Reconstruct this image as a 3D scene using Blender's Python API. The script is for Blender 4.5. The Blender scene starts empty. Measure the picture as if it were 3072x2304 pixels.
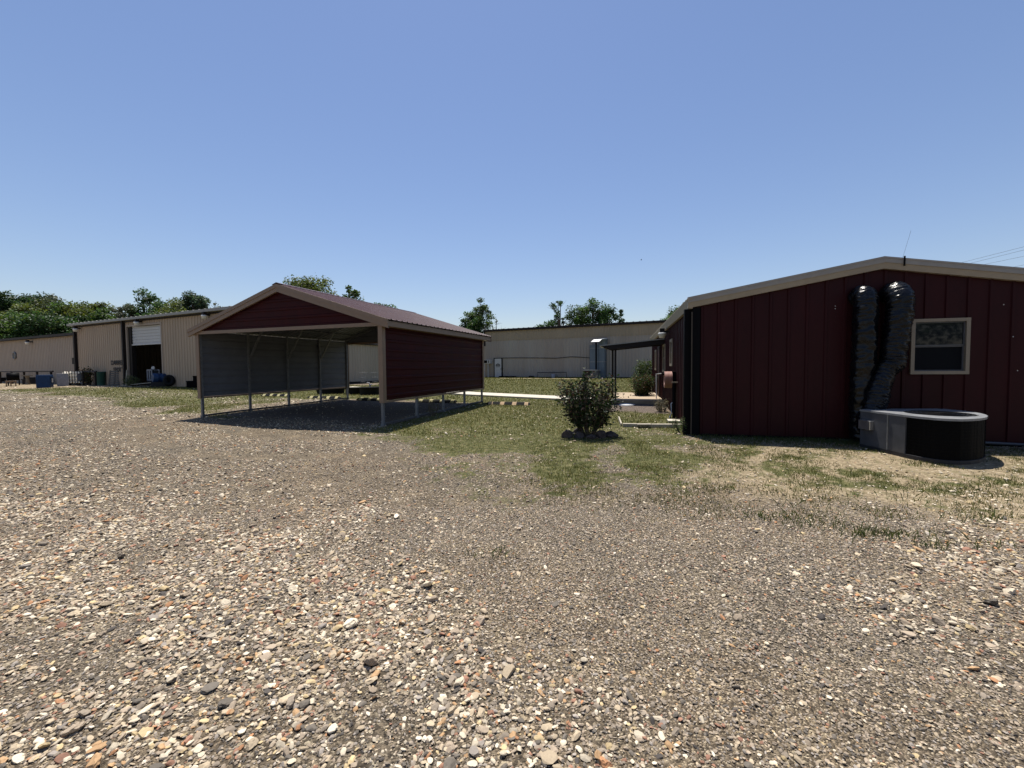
import bpy, math, random
import numpy as np
from mathutils import Vector, Matrix

rng = np.random.default_rng(7)
random.seed(7)
sc = bpy.context.scene
col = sc.collection
R = math.radians

# ---------------------------------------------------------------- camera, sky, sun, exposure
cam_d = bpy.data.cameras.new("camera")
cam_d.sensor_width = 36.0
cam_d.lens = 36.0 * 1267.4 / 3072.0
cam_d.clip_start = 0.05
cam_d.clip_end = 3000
cam = bpy.data.objects.new("camera", cam_d)
col.objects.link(cam)
pit, rol = 0.0413, -0.0088
up0 = Vector((0, math.sin(pit), math.cos(pit)))
rt = Vector((math.cos(rol), 0, 0)) + up0 * math.sin(rol)
upv = Vector((-math.sin(rol), 0, 0)) + up0 * math.cos(rol)
fw = Vector((0, math.cos(pit), -math.sin(pit)))
M = Matrix((rt, upv, -fw)).transposed().to_4x4()
M.translation = Vector((0, 0, 1.6))
cam.matrix_world = M
sc.camera = cam

SUN_DIR = Vector((-0.14, 0.78, 2.60)).normalized()
SUN_EL = math.asin(SUN_DIR.z)
SUN_AZ = math.atan2(SUN_DIR.x, SUN_DIR.y)
world = bpy.data.worlds.new("World")
sc.world = world
world.use_nodes = True
wn = world.node_tree.nodes
sky = wn.new("ShaderNodeTexSky")
sky.sky_type = 'NISHITA'
sky.sun_disc = False
sky.sun_elevation = SUN_EL
sky.sun_rotation = SUN_AZ
sky.altitude = 0
sky.air_density = 1.3
sky.dust_density = 0.25
sky.ozone_density = 3.6
bg = wn["Background"]
bg.inputs[1].default_value = 0.077
air = wn.new("ShaderNodeMixRGB")
air.blend_type = 'MULTIPLY'
air.inputs[0].default_value = 1.0
air.inputs[2].default_value = (0.985, 0.925, 1.0, 1)
world.node_tree.links.new(sky.outputs[0], air.inputs[1])
world.node_tree.links.new(air.outputs[0], bg.inputs[0])
sd = bpy.data.lights.new("sun", 'SUN')
sd.energy = 5.0
sd.angle = R(0.53)
sd.color = (1.0, 0.95, 0.87)
sun = bpy.data.objects.new("sun", sd)
col.objects.link(sun)
sun.rotation_euler = SUN_DIR.to_track_quat('Z', 'Y').to_euler()
sun.location = (0, 0, 40)
sc.view_settings.view_transform = 'Standard'
sc.view_settings.look = 'None'
sc.view_settings.exposure = 0.6
sc.view_settings.gamma = 1.0
sc.cycles.use_denoising = True
sc.cycles.max_bounces = 8
sc.cycles.sample_clamp_indirect = 4.0

# ---------------------------------------------------------------- helpers
def tag(o, label=None, cat=None, group=None, kind=None):
    if label: o["label"] = label
    if cat: o["category"] = cat
    if group: o["group"] = group
    if kind: o["kind"] = kind
    return o

def wloc(o):
    v = Vector((0, 0, 0))
    while o is not None:
        v = v + o.location
        o = o.parent
    return v

def thing(name, label, cat, loc=(0, 0, 0), group=None):
    o = bpy.data.objects.new(name, None)
    o.empty_display_size = 0.2
    o.location = loc
    col.objects.link(o)
    return tag(o, label, cat, group)

def copy_tree(o, parent=None):
    c = o.copy()
    col.objects.link(c)
    c.parent = parent
    for ch in [k for k in bpy.data.objects if k.parent == o]:
        copy_tree(ch, c)
    return c

class Fr:
    """a level local frame: u along, v away, z up"""
    def __init__(s, o, ang):
        s.o = Vector((o[0], o[1], 0)); s.a = ang
        s.u = Vector((math.cos(ang), -math.sin(ang), 0)); s.v = Vector((math.sin(ang), math.cos(ang), 0))
    def P(s, u, v, z):
        return s.o + s.u * u + s.v * v + Vector((0, 0, z))

W0 = Fr((0, 0), 0)

class MB:
    def __init__(s): s.v = []; s.f = []; s.m = []; s.sm = []
    def add(s, vs, fs, m=0, smooth=False):
        n = len(s.v)
        s.v += [tuple(p) for p in vs]
        s.f += [tuple(i + n for i in f) for f in fs]
        s.m += [m] * len(fs); s.sm += [smooth] * len(fs)
        return s
    def quad(s, a, b, c, d, m=0): return s.add([a, b, c, d], [(0, 1, 2, 3)], m)
    def hexa(s, c, m=0):
        return s.add(c, [(0, 3, 2, 1), (4, 5, 6, 7), (0, 1, 5, 4), (1, 2, 6, 5), (2, 3, 7, 6), (3, 0, 4, 7)], m)
    def box(s, F, u0, u1, v0, v1, z0, z1, m=0):
        P = F.P
        return s.hexa([P(u0, v0, z0), P(u1, v0, z0), P(u1, v1, z0), P(u0, v1, z0),
                       P(u0, v0, z1), P(u1, v0, z1), P(u1, v1, z1), P(u0, v1, z1)], m)
    def bar(s, a, b, w, h, m=0, up=(0, 0, 1)):
        a = Vector(a); b = Vector(b); d = (b - a).normalized(); up = Vector(up)
        if abs(d.dot(up)) > .98: up = Vector((0, 1, 0))
        x = d.cross(up).normalized() * (w / 2); y = x.cross(d).normalized() * (h / 2)
        return s.hexa([a - x - y, a + x - y, a + x + y, a - x + y, b - x - y, b + x - y, b + x + y, b - x + y], m)
    def tube(s, pts, r, n=10, m=0, cap=True, smooth=True):
        pts = [Vector(p) for p in pts]; k = len(pts)
        rr = r if isinstance(r, (list, tuple)) else [r] * k
        vs = []; ref = None
        for i, p in enumerate(pts):
            d = (pts[min(i + 1, k - 1)] - pts[max(i - 1, 0)]).normalized()
            if ref is None:
                ref = Vector((0, 0, 1)) if abs(d.z) < .9 else Vector((1, 0, 0))
            x = (ref - d * ref.dot(d)).normalized(); ref = x; y = d.cross(x)
            for j in range(n):
                t = 2 * math.pi * j / n
                vs.append(p + (x * math.cos(t) + y * math.sin(t)) * rr[i])
        fs = [(i * n + j, i * n + (j + 1) % n, (i + 1) * n + (j + 1) % n, (i + 1) * n + j) for i in range(k - 1) for j in range(n)]
        s.add(vs, fs, m, smooth)
        if cap:
            s.add(vs[:n], [tuple(range(n - 1, -1, -1))], m); s.add(vs[-n:], [tuple(range(n))], m)
        return s
    def lathe(s, F, prof, n=24, m=0, smooth=True, cap=False):
        vs = [F.P(r * math.cos(2 * math.pi * j / n), r * math.sin(2 * math.pi * j / n), z) for r, z in prof for j in range(n)]
        fs = [(i * n + j, i * n + (j + 1) % n, (i + 1) * n + (j + 1) % n, (i + 1) * n + j) for i in range(len(prof) - 1) for j in range(n)]
        s.add(vs, fs, m, smooth)
        if cap: s.add(vs[-n:], [tuple(range(n))], m)
        return s
    def prism(s, pts, z0, z1, m=0, F=W0):
        n = len(pts)
        vs = [F.P(p[0], p[1], z0) for p in pts] + [F.P(p[0], p[1], z1) for p in pts]
        return s.add(vs, [tuple(range(n - 1, -1, -1)), tuple(range(n, 2 * n))] + [(i, (i + 1) % n, n + (i + 1) % n, n + i) for i in range(n)], m)
    def corr(s, P, s0, s1, t0, t1, pitch, prof, holes=(), m=0, off=0.0, flip=1):
        """ribbed sheet. P(s,t,h)->point; ribs run along t. t0,t1 numbers or functions of s; holes (sa,sb,ta,tb)"""
        f0 = t0 if callable(t0) else (lambda q: t0); f1 = t1 if callable(t1) else (lambda q: t1)
        k0 = math.floor(s0 / pitch); pts = []
        for k in range(k0, math.ceil(s1 / pitch) + 1):
            for fr, h in prof: pts.append(((k + fr) * pitch, h))
        ss = np.array([p[0] for p in pts]); hh = np.array([p[1] for p in pts])
        o = np.argsort(ss, kind='stable'); ss = ss[o]; hh = hh[o]
        xs = [x for x in ss if s0 < x < s1] + [s0, s1]
        for h in holes:
            xs += [x for x in (h[0], h[1]) if s0 < x < s1]
        xs = sorted(set(round(float(x), 5) for x in xs))
        for a, b in zip(xs[:-1], xs[1:]):
            if b - a < 1e-4: continue
            ha = float(np.interp(a, ss, hh)) + off; hb = float(np.interp(b, ss, hh)) + off
            mid = (a + b) / 2
            segs = [(lambda q: f0(q), lambda q: f1(q))]
            for h in holes:
                if h[0] <= mid <= h[1]:
                    segs = [(f0, (lambda q, z=h[2]: z)), ((lambda q, z=h[3]: z), f1)]
            for ga, gb in segs:
                if gb(mid) - ga(mid) < 1e-4: continue
                q = [P(a, ga(a), ha), P(b, ga(b), hb), P(b, gb(b), hb), P(a, gb(a), ha)]
                s.add(q if flip > 0 else q[::-1], [(0, 1, 2, 3)], m)
        return s
    def build(s, name, mats, parent=None, label=None, bevel=0):
        me = bpy.data.meshes.new(name)
        o = bpy.data.objects.new(name, me)
        b = wloc(parent) if parent is not None else Vector((0, 0, 0))
        me.from_pydata([(p[0] - b.x, p[1] - b.y, p[2] - b.z) for p in s.v], [], s.f)
        for mt in (mats if isinstance(mats, (list, tuple)) else [mats]): me.materials.append(mt)
        me.polygons.foreach_set("material_index", s.m)
        me.polygons.foreach_set("use_smooth", s.sm)
        me.update()
        col.objects.link(o)
        if parent is not None: o.parent = parent
        if label: o["label"] = label
        if bevel:
            bm = o.modifiers.new("bevel", 'BEVEL'); bm.width = bevel; bm.segments = 2; bm.limit_method = 'ANGLE'
        return o

def bulk(name, v, f, mat, parent=None, colors=None, smooth=False):
    """mesh from arrays v (n,3), f (m,k); colors (n,3) per vertex"""
    me = bpy.data.meshes.new(name)
    b = wloc(parent) if parent is not None else Vector((0, 0, 0))
    v = np.asarray(v, np.float32) - np.array([b.x, b.y, b.z], np.float32)
    f = np.asarray(f, np.int32); k = f.shape[1]
    me.vertices.add(len(v)); me.vertices.foreach_set("co", v.ravel())
    me.loops.add(f.size); me.loops.foreach_set("vertex_index", f.ravel())
    me.polygons.add(len(f)); me.polygons.foreach_set("loop_start", np.arange(0, f.size, k, dtype=np.int32))
    me.polygons.foreach_set("use_smooth", np.full(len(f), smooth))
    if colors is not None:
        ca = me.color_attributes.new("tint", 'FLOAT_COLOR', 'POINT')
        ca.data.foreach_set("color", np.c_[colors, np.ones(len(v))].astype(np.float32).ravel())
    me.materials.append(mat)
    me.update(calc_edges=True)
    o = bpy.data.objects.new(name, me)
    col.objects.link(o)
    if parent is not None: o.parent = parent
    return o

def vnoise(x, y, seed=0):
    x = np.asarray(x, float); y = np.asarray(y, float)
    xi = np.floor(x).astype(np.int64); yi = np.floor(y).astype(np.int64); fx = x - xi; fy = y - yi
    def h(a, b):
        n = (a * 374761393 + b * 668265263 + seed * 974711) & 0xffffffff
        n = ((n ^ (n >> 13)) * 1274126177) & 0xffffffff
        return ((n ^ (n >> 16)) & 0xffff) / 65535.0
    fx = fx * fx * (3 - 2 * fx); fy = fy * fy * (3 - 2 * fy)
    return (h(xi, yi) * (1 - fx) + h(xi + 1, yi) * fx) * (1 - fy) + (h(xi, yi + 1) * (1 - fx) + h(xi + 1, yi + 1) * fx) * fy
def fbm(x, y, sc_, seed=0, oct=4):
    t = 0; a = 1; n = 0
    for i in range(oct):
        t = t + a * vnoise(np.asarray(x) * sc_ * 2 ** i, np.asarray(y) * sc_ * 2 ** i, seed + i * 17); n += a; a *= .55
    return t / n
def sstep(a, b, x):
    t = np.clip((x - a) / (b - a), 0, 1); return t * t * (3 - 2 * t)

def gz0(y):
    y = np.asarray(y, float)
    return np.where(y < 26, .0131 * y, .0131 * 26 + .08 * (1 - np.exp(-(np.maximum(y, 26) - 26) * .0131 / .08)))
def gzn(x, y):
    x = np.asarray(x, float); y = np.asarray(y, float)
    d = np.hypot(x, y)
    vv = (x + 33.94) * .4226 + (y - 33.0) * .9063
    return gz0(y) + .12 * sstep(-6, -1.2, vv) * sstep(-13, -18, x) + (fbm(x, y, .9, 5, 3) - .5) * .035 * sstep(1.0, 3.0, d)
def gz(x, y): return float(gzn(x, y))

# ---------------------------------------------------------------- materials
def mat(name, c, rough=.6, metal=0.0, var=.12, vscale=6.0, bump=0.0, bscale=40.0, spec=.5, streak=0.0, c2=None, alpha_trans=0.0):
    m = bpy.data.materials.new(name); m.use_nodes = True
    nt = m.node_tree; N = nt.nodes; L = nt.links; b = N["Principled BSDF"]
    b.inputs["Roughness"].default_value = rough; b.inputs["Metallic"].default_value = metal
    b.inputs["Specular IOR Level"].default_value = spec
    tc = N.new("ShaderNodeTexCoord")
    nz = N.new("ShaderNodeTexNoise"); nz.inputs["Scale"].default_value = vscale; nz.inputs["Detail"].default_value = 6; nz.inputs["Roughness"].default_value = .65
    mp = N.new("ShaderNodeMapping")
    if streak: mp.inputs["Scale"].default_value = (1, 1, streak)
    L.new(tc.outputs["Object"], mp.inputs[0]); L.new(mp.outputs[0], nz.inputs["Vector"])
    rp = N.new("ShaderNodeValToRGB")
    rp.color_ramp.elements[0].position = .3; rp.color_ramp.elements[1].position = .72
    lo = tuple(x * (1 - var) for x in c) if c2 is None else c2
    rp.color_ramp.elements[0].color = (*lo, 1); rp.color_ramp.elements[1].color = (*[min(1, x * (1 + var)) for x in c], 1)
    L.new(nz.outputs["Fac"], rp.inputs[0]); L.new(rp.outputs[0], b.inputs["Base Color"])
    mr = N.new("ShaderNodeMapRange"); mr.inputs[3].default_value = max(.03, rough - .1); mr.inputs[4].default_value = min(1, rough + .12)
    L.new(nz.outputs["Fac"], mr.inputs[0]); L.new(mr.outputs[0], b.inputs["Roughness"])
    if bump:
        n2 = N.new("ShaderNodeTexNoise"); n2.inputs["Scale"].default_value = bscale; n2.inputs["Detail"].default_value = 5
        L.new(tc.outputs["Object"], n2.inputs["Vector"])
        bp = N.new("ShaderNodeBump"); bp.inputs["Strength"].default_value = bump; bp.inputs["Distance"].default_value = .02
        L.new(n2.outputs["Fac"], bp.inputs["Height"]); L.new(bp.outputs[0], b.inputs["Normal"])
    return m

def tintmat(name, rough=.7, spec=.3, trans=0.0, gain=1.0, bump=0.0, bscale=300):
    """colour per vertex attribute 'tint'; trans mixes in leaf translucency"""
    m = bpy.data.materials.new(name); m.use_nodes = True
    nt = m.node_tree; N = nt.nodes; L = nt.links; b = N["Principled BSDF"]
    b.inputs["Roughness"].default_value = rough; b.inputs["Specular IOR Level"].default_value = spec
    a = N.new("ShaderNodeAttribute"); a.attribute_name = "tint"
    L.new(a.outputs["Color"], b.inputs["Base Color"])
    if bump:
        tc = N.new("ShaderNodeTexCoord"); nz = N.new("ShaderNodeTexNoise"); nz.inputs["Scale"].default_value = bscale
        nz.inputs["Detail"].default_value = 3
        mx = N.new("ShaderNodeMixRGB"); mx.blend_type = 'MULTIPLY'; mx.inputs[0].default_value = .5
        mr = N.new("ShaderNodeMapRange"); mr.inputs[3].default_value = .5; mr.inputs[4].default_value = 1.5
        L.new(tc.outputs["Object"], nz.inputs["Vector"]); L.new(nz.outputs["Fac"], mr.inputs[0])
        L.new(a.outputs["Color"], mx.inputs[1]); L.new(mr.outputs[0], mx.inputs[2]); L.new(mx.outputs[0], b.inputs["Base Color"])
    if trans:
        t = N.new("ShaderNodeBsdfTranslucent"); mx = N.new("ShaderNodeMixShader"); mx.inputs[0].default_value = trans
        hs = N.new("ShaderNodeHueSaturation"); hs.inputs["Hue"].default_value = .485; hs.inputs["Saturation"].default_value = 1.15; hs.inputs["Value"].default_value = 1.5
        L.new(a.outputs["Color"], hs.inputs["Color"]); L.new(hs.outputs[0], t.inputs[0])
        L.new(b.outputs[0], mx.inputs[1]); L.new(t.outputs[0], mx.inputs[2]); L.new(mx.outputs[0], N["Material Output"].inputs[0])
    return m

M_burg = mat("burgundy sheet", (.028, .0044, .0054), .5, var=.2, vscale=3, streak=.25, spec=.14)
M_burgroof = mat("burgundy roof sheet", (.050, .0105, .0125), .42, var=.12, vscale=2.5)
M_burgcp = mat("burgundy carport sheet", (.034, .0044, .005), .5, var=.3, vscale=3, spec=.09)
M_tantrim = mat("tan trim", (.21, .142, .09), .5, var=.1)
M_fascia = mat("taupe fascia", (.30, .255, .19), .5, var=.08)
M_galv = mat("galvanised steel", (.165, .17, .172), .5, metal=.2, var=.3, vscale=14, bump=.05, spec=.3)
M_rail = mat("dull grey rail", (.10, .09, .08), .7, var=.3, vscale=9, spec=.2)
M_liner = mat("grey sheet underside", (.125, .132, .145), .6, var=.12, vscale=2, spec=.25)
M_tanwall = mat("tan ribbed sheet", (.375, .285, .20), .6, var=.12, vscale=.7, streak=.2)
M_tanwall2 = mat("grey tan ribbed sheet", (.345, .28, .22), .6, var=.10, vscale=.6, streak=.2)
M_wing = mat("pale tan ribbed sheet", (.33, .28, .215), .6, var=.08, vscale=.8, streak=.2)
M_farup = mat("weathered tan sheet", (.30, .24, .165), .65, var=.12, vscale=.5, streak=.15)
M_farlo = mat("weathered grey sheet", (.315, .29, .255), .65, var=.12, vscale=.35, streak=.12, c2=(.27, .22, .18))
M_roofgrey = mat("grey metal roof", (.26, .25, .22), .5, var=.12, vscale=1)
M_darktrim = mat("dark brown trim", (.016, .012, .011), .6, spec=.2)
M_black = mat("black painted metal", (.005, .005, .006), .55, spec=.05)
M_blackrub = mat("black rubber", (.007, .007, .007), .75, bump=.3, spec=.2)
M_white = mat("white painted metal", (.46, .46, .46), .45, var=.08)
M_paleplastic = mat("pale plastic", (.66, .65, .61), .5, var=.08)
M_blue = mat("blue plastic", (.006, .034, .105), .5, var=.3, spec=.3)
M_green = mat("green plastic", (.02, .085, .06), .55, var=.15)
M_greybox = mat("weathered white board", (.27, .27, .29), .7, var=.2, vscale=8)
M_wood = mat("weathered wood", (.20, .13, .075), .8, var=.3, vscale=5, bump=.3, bscale=30)
M_woodgrey = mat("grey weathered timber", (.36, .32, .255), .85, var=.3, vscale=7, bump=.3, bscale=30)
M_concrete = mat("pale concrete", (.46, .42, .34), .85, var=.15, vscale=3, bump=.2, bscale=60)
M_conctan = mat("tan concrete slab", (.33, .255, .17), .85, var=.15, vscale=3, bump=.2, bscale=60)
M_acgrey = mat("grey cabinet paint", (.062, .065, .073), .45, var=.2, vscale=5)
M_actop = mat("pale grey cabinet lid", (.20, .205, .212), .4, var=.25, vscale=8)
M_panpaint = mat("dark base pan paint", (.03, .03, .033), .5, var=.2, vscale=8, spec=.2)
M_dimtaupe = mat("dim taupe conduit", (.07, .055, .042), .6, spec=.2)
M_coil = mat("black coil guard", (.0025, .0025, .003), .6, var=.3, vscale=20, spec=.08)
M_alu = mat("aluminium", (.55, .55, .55), .3, metal=.9, var=.1)
M_foil = mat("black plastic wrap", (.003, .0035, .005), .27, var=.3, vscale=10, bump=.2, bscale=30, spec=.27)
M_winframe = mat("almond window frame", (.235, .19, .135), .5, var=.06)
M_stone = mat("dark fieldstone", (.07, .052, .046), .85, var=.45, vscale=9, bump=.5, bscale=25)
M_flatstone = mat("grey flat stone", (.20, .17, .13), .85, var=.3, vscale=9, bump=.4, bscale=25)
M_yellow = mat("faded yellow paint", (.50, .44, .22), .7, var=.2, vscale=12)
M_orangepaint = mat("faded tan paint", (.48, .33, .19), .75, var=.2, vscale=12)
M_hose = mat("dusty pink hose", (.27, .135, .105), .55, var=.15)
M_duct = mat("blue grey duct metal", (.105, .135, .165), .5, metal=.1, var=.12, vscale=2)
M_bark = mat("bark", (.10, .075, .055), .9, var=.35, vscale=8, bump=.6, bscale=20)
M_paint = mat("black spray paint", (.012, .010, .010), .7)
M_lead = mat("dark void board", (.02, .02, .022), .8)
M_leaf = tintmat("foliage", .55, .35, trans=.32)
M_bushleaf = tintmat("glossy shrub leaf", .5, .2, trans=.25)
M_grass = tintmat("grass blades", .6, .25, trans=.35)
M_rock = tintmat("gravel stones", .8, .25, bump=1, bscale=120)

def glass_mat(spec=.3, name="window glass"):
    m = bpy.data.materials.new(name); m.use_nodes = True
    nt = m.node_tree; N = nt.nodes; L = nt.links
    b = N["Principled BSDF"]; b.inputs["Base Color"].default_value = (.012, .014, .018, 1); b.inputs["Roughness"].default_value = .03
    b.inputs["Specular IOR Level"].default_value = spec
    tc = N.new("ShaderNodeTexCoord"); nz = N.new("ShaderNodeTexNoise"); nz.inputs["Scale"].default_value = 1.5
    bp = N.new("ShaderNodeBump"); bp.inputs["Strength"].default_value = .06; bp.inputs["Distance"].default_value = .02
    L.new(tc.outputs["Object"], nz.inputs["Vector"]); L.new(nz.outputs["Fac"], bp.inputs["Height"]); L.new(bp.outputs[0], b.inputs["Normal"])
    return m
M_glass = glass_mat(.3)
M_screen = mat("insect screen", (.006, .007, .009), .7, var=.2, vscale=30, spec=.08)
M_tankplastic = tintmat("translucent tank plastic", .5, .3, trans=.6)

def ground_mat():
    m = bpy.data.materials.new("gravel, sand and turf soil"); m.use_nodes = True
    nt = m.node_tree; N = nt.nodes; L = nt.links; b = N["Principled BSDF"]
    b.inputs["Roughness"].default_value = .9; b.inputs["Specular IOR Level"].default_value = .2
    geo = N.new("ShaderNodeNewGeometry"); P = geo.outputs["Position"]
    at = N.new("ShaderNodeAttribute"); at.attribute_name = "mask"
    sp = N.new("ShaderNodeSeparateColor"); L.new(at.outputs["Color"], sp.inputs[0])
    def vor(scale):
        v = N.new("ShaderNodeTexVoronoi"); v.inputs["Scale"].default_value = scale; L.new(P, v.inputs["Vector"]); return v
    def noise(scale, d=4):
        n = N.new("ShaderNodeTexNoise"); n.inputs["Scale"].default_value = scale; n.inputs["Detail"].default_value = d; L.new(P, n.inputs["Vector"]); return n
    def ramp(inp, els):
        r = N.new("ShaderNodeValToRGB"); e = r.color_ramp.elements
        while len(e) < len(els): e.new(.5)
        for k, (p, c) in zip(e, els): k.position = p; k.color = (*c, 1)
        L.new(inp, r.inputs[0]); return r.outputs[0]
    def mix(f, a, c, mode='MIX'):
        x = N.new("ShaderNodeMixRGB"); x.blend_type = mode
        for i, q in ((0, f), (1, a), (2, c)):
            if isinstance(q, float): x.inputs[i].default_value = q
            elif isinstance(q, tuple): x.inputs[i].default_value = (*q, 1)
            else: L.new(q, x.inputs[i])
        return x.outputs[0]
    def sepx(c):
        s_ = N.new("ShaderNodeSeparateColor"); L.new(c, s_.inputs[0]); return s_.outputs[0]
    v1 = vor(120); v2 = vor(48)
    g1 = ramp(sepx(v1.outputs["Color"]), [(0, (.034, .028, .022)), (.35, (.084, .069, .053)), (.7, (.158, .130, .100)), (.9, (.245, .205, .156)), (1, (.39, .345, .275))])
    g2 = ramp(sepx(v2.outputs["Color"]), [(0, (.046, .038, .030)), (.4, (.112, .092, .071)), (.75, (.235, .192, .145)), (1, (.42, .37, .29))])
    big = noise(.55, 3); fine = noise(4.0, 5)
    sel = ramp(noise(14, 2).outputs["Fac"], [(.47, (0, 0, 0)), (.58, (1, 1, 1))])
    selc = mix(1.0, sel, sp.outputs[2], 'MULTIPLY')
    grav = mix(selc, g1, g2)
    tint = ramp(big.outputs["Fac"], [(.32, (.92, .92, .88)), (.5, (1.05, 1.0, .88)), (.68, (1.18, 1.08, .93))])
    grav = mix(1.0, grav, tint, 'MULTIPLY')
    mott = ramp(noise(2.6, 6).outputs["Fac"], [(.3, (.78, .77, .75)), (.5, (1, 1, 1)), (.7, (1.28, 1.26, 1.2))])
    grav = mix(1.0, grav, mott, 'MULTIPLY')
    soil = ramp(fine.outputs["Fac"], [(.3, (.13, .10, .07)), (.55, (.20, .16, .10)), (.75, (.30, .25, .17))])
    tfn = noise(9.0, 6)
    turf = ramp(tfn.outputs["Fac"], [(.30, (.050, .053, .018)), (.5, (.090, .092, .031)), (.62, (.145, .133, .055)), (.78, (.25, .215, .115))])
    sand = ramp(noise(22, 5).outputs["Fac"], [(.28, (.12, .088, .052)), (.5, (.285, .222, .137)), (.70, (.46, .375, .25))])
    c = mix(sp.outputs[1], grav, sand)
    gm = N.new("ShaderNodeMath"); gm.operation = 'MULTIPLY_ADD'; L.new(noise(7, 5).outputs["Fac"], gm.inputs[0]); gm.inputs[1].default_value = 1.2; gm.inputs[2].default_value = -.6
    ga = N.new("ShaderNodeMath"); ga.operation = 'ADD'; L.new(sp.outputs[0], ga.inputs[0]); L.new(gm.outputs[0], ga.inputs[1])
    gs = N.new("ShaderNodeMapRange"); gs.inputs[1].default_value = .3; gs.inputs[2].default_value = .62; L.new(ga.outputs[0], gs.inputs[0])
    c = mix(gs.outputs[0], c, turf)
    # mulch by the porch and painted carport shade (alpha channel of mask)
    mulch_shade = ramp(noise(40, 3).outputs["Fac"], [(.35, (.05, .038, .03)), (.6, (.16, .125, .10)), (.75, (.30, .25, .2))])
    c = mix(at.outputs["Alpha"], c, mulch_shade)
    L.new(c, b.inputs["Base Color"])
    hm = N.new("ShaderNodeMath"); hm.operation = 'MULTIPLY'; L.new(v1.outputs["Distance"], hm.inputs[0]); hm.inputs[1].default_value = -1.0
    h2 = N.new("ShaderNodeMath"); h2.operation = 'MULTIPLY_ADD'; L.new(v2.outputs["Distance"], h2.inputs[0]); h2.inputs[1].default_value = -1.0; L.new(hm.outputs[0], h2.inputs[2])
    bp = N.new("ShaderNodeBump"); bp.inputs["Strength"].default_value = .9; bp.inputs["Distance"].default_value = .012
    L.new(h2.outputs[0], bp.inputs["Height"]); L.new(bp.outputs[0], b.inputs["Normal"])
    return m
M_ground = ground_mat()

# ---------------------------------------------------------------- ground masks (metres, plan view)
def inpoly(x, y, poly):
    x = np.asarray(x); y = np.asarray(y); c = np.zeros(x.shape, bool); n = len(poly); j = n - 1
    for i in range(n):
        (xi, yi), (xj, yj) = poly[i], poly[j]
        t = ((yi > y) != (yj > y)) & (x < (xj - xi) * (y - yi) / (yj - yi + 1e-12) + xi)
        c ^= t; j = i
    return c
def pdist(x, y, poly):
    """signed distance, positive inside"""
    x = np.asarray(x, float); y = np.asarray(y, float); d = np.full(x.shape, 1e9); n = len(poly)
    for i in range(n):
        ax, ay = poly[i]; bx, by = poly[(i + 1) % n]
        t = np.clip(((x - ax) * (bx - ax) + (y - ay) * (by - ay)) / ((bx - ax) ** 2 + (by - ay) ** 2 + 1e-12), 0, 1)
        d = np.minimum(d, np.hypot(x - ax - t * (bx - ax), y - ay - t * (by - ay)))
    return np.where(inpoly(x, y, poly), d, -d)
LAWN = [(-2.95, 10.6), (-2.4, 9.4), (-1.63, 8.7), (-.84, 7.1), (-.19, 6.35), (.58, 5.75), (1.2, 5.6), (2.06, 6.05), (2.86, 7.1), (3.73, 8.75), (10, 34), (40, 60), (-20, 60), (-9.5, 30), (-25, 29.5), (-22, 25), (-9.4, 18.6), (-7.4, 18.3), (-1.3, 16.6)]
LEFTG = [(-34, 27.2), (-30.5, 28.6), (-21.7, 28.6), (-9.4, 18.6), (-8.6, 12.6), (-10.7, 13.2), (-13.9, 15.3), (-22, 20.9)]
SAND = [(2.9, 7.4), (4.0, 8.6), (6.0, 8.0), (9.5, 7.2), (9.5, 3.6), (5.4, 3.5), (4.3, 4.0), (3.0, 4.7), (2.1, 5.9)]
COARSE_R = [(2.0, 2.9), (3.4, 3.7), (5.3, 4.3), (5.3, 2.2), (2.5, 1.6), (2.15, 2.1)]
COARSE_L = [(.3, 1.2), (.35, 1.75), (.12, 2.1), (-.12, 2.4), (-.45, 2.9), (-.9, 3.5), (-2.0, 4.3), (-4.0, 5.5), (-8, 6.5), (-9, 3), (-3, 1.0)]
CARPORT_SHADE = [(-3.5, 10.9), (-9.0, 12.8), (-7.1, 18.2), (-1.5, 16.2)]  # carport footprint where shade is painted into the ground as a darker colour
MULCH = [(3.0, 13.2), (4.6, 12.6), (5.6, 15.8), (3.9, 16.1), (3.2, 15.2)]
DRIVE = [(-60, 27.5), (-34, 27.6), (-29, 29.2), (-22, 29.6), (-28, 33.5), (-60, 46)]
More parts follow.
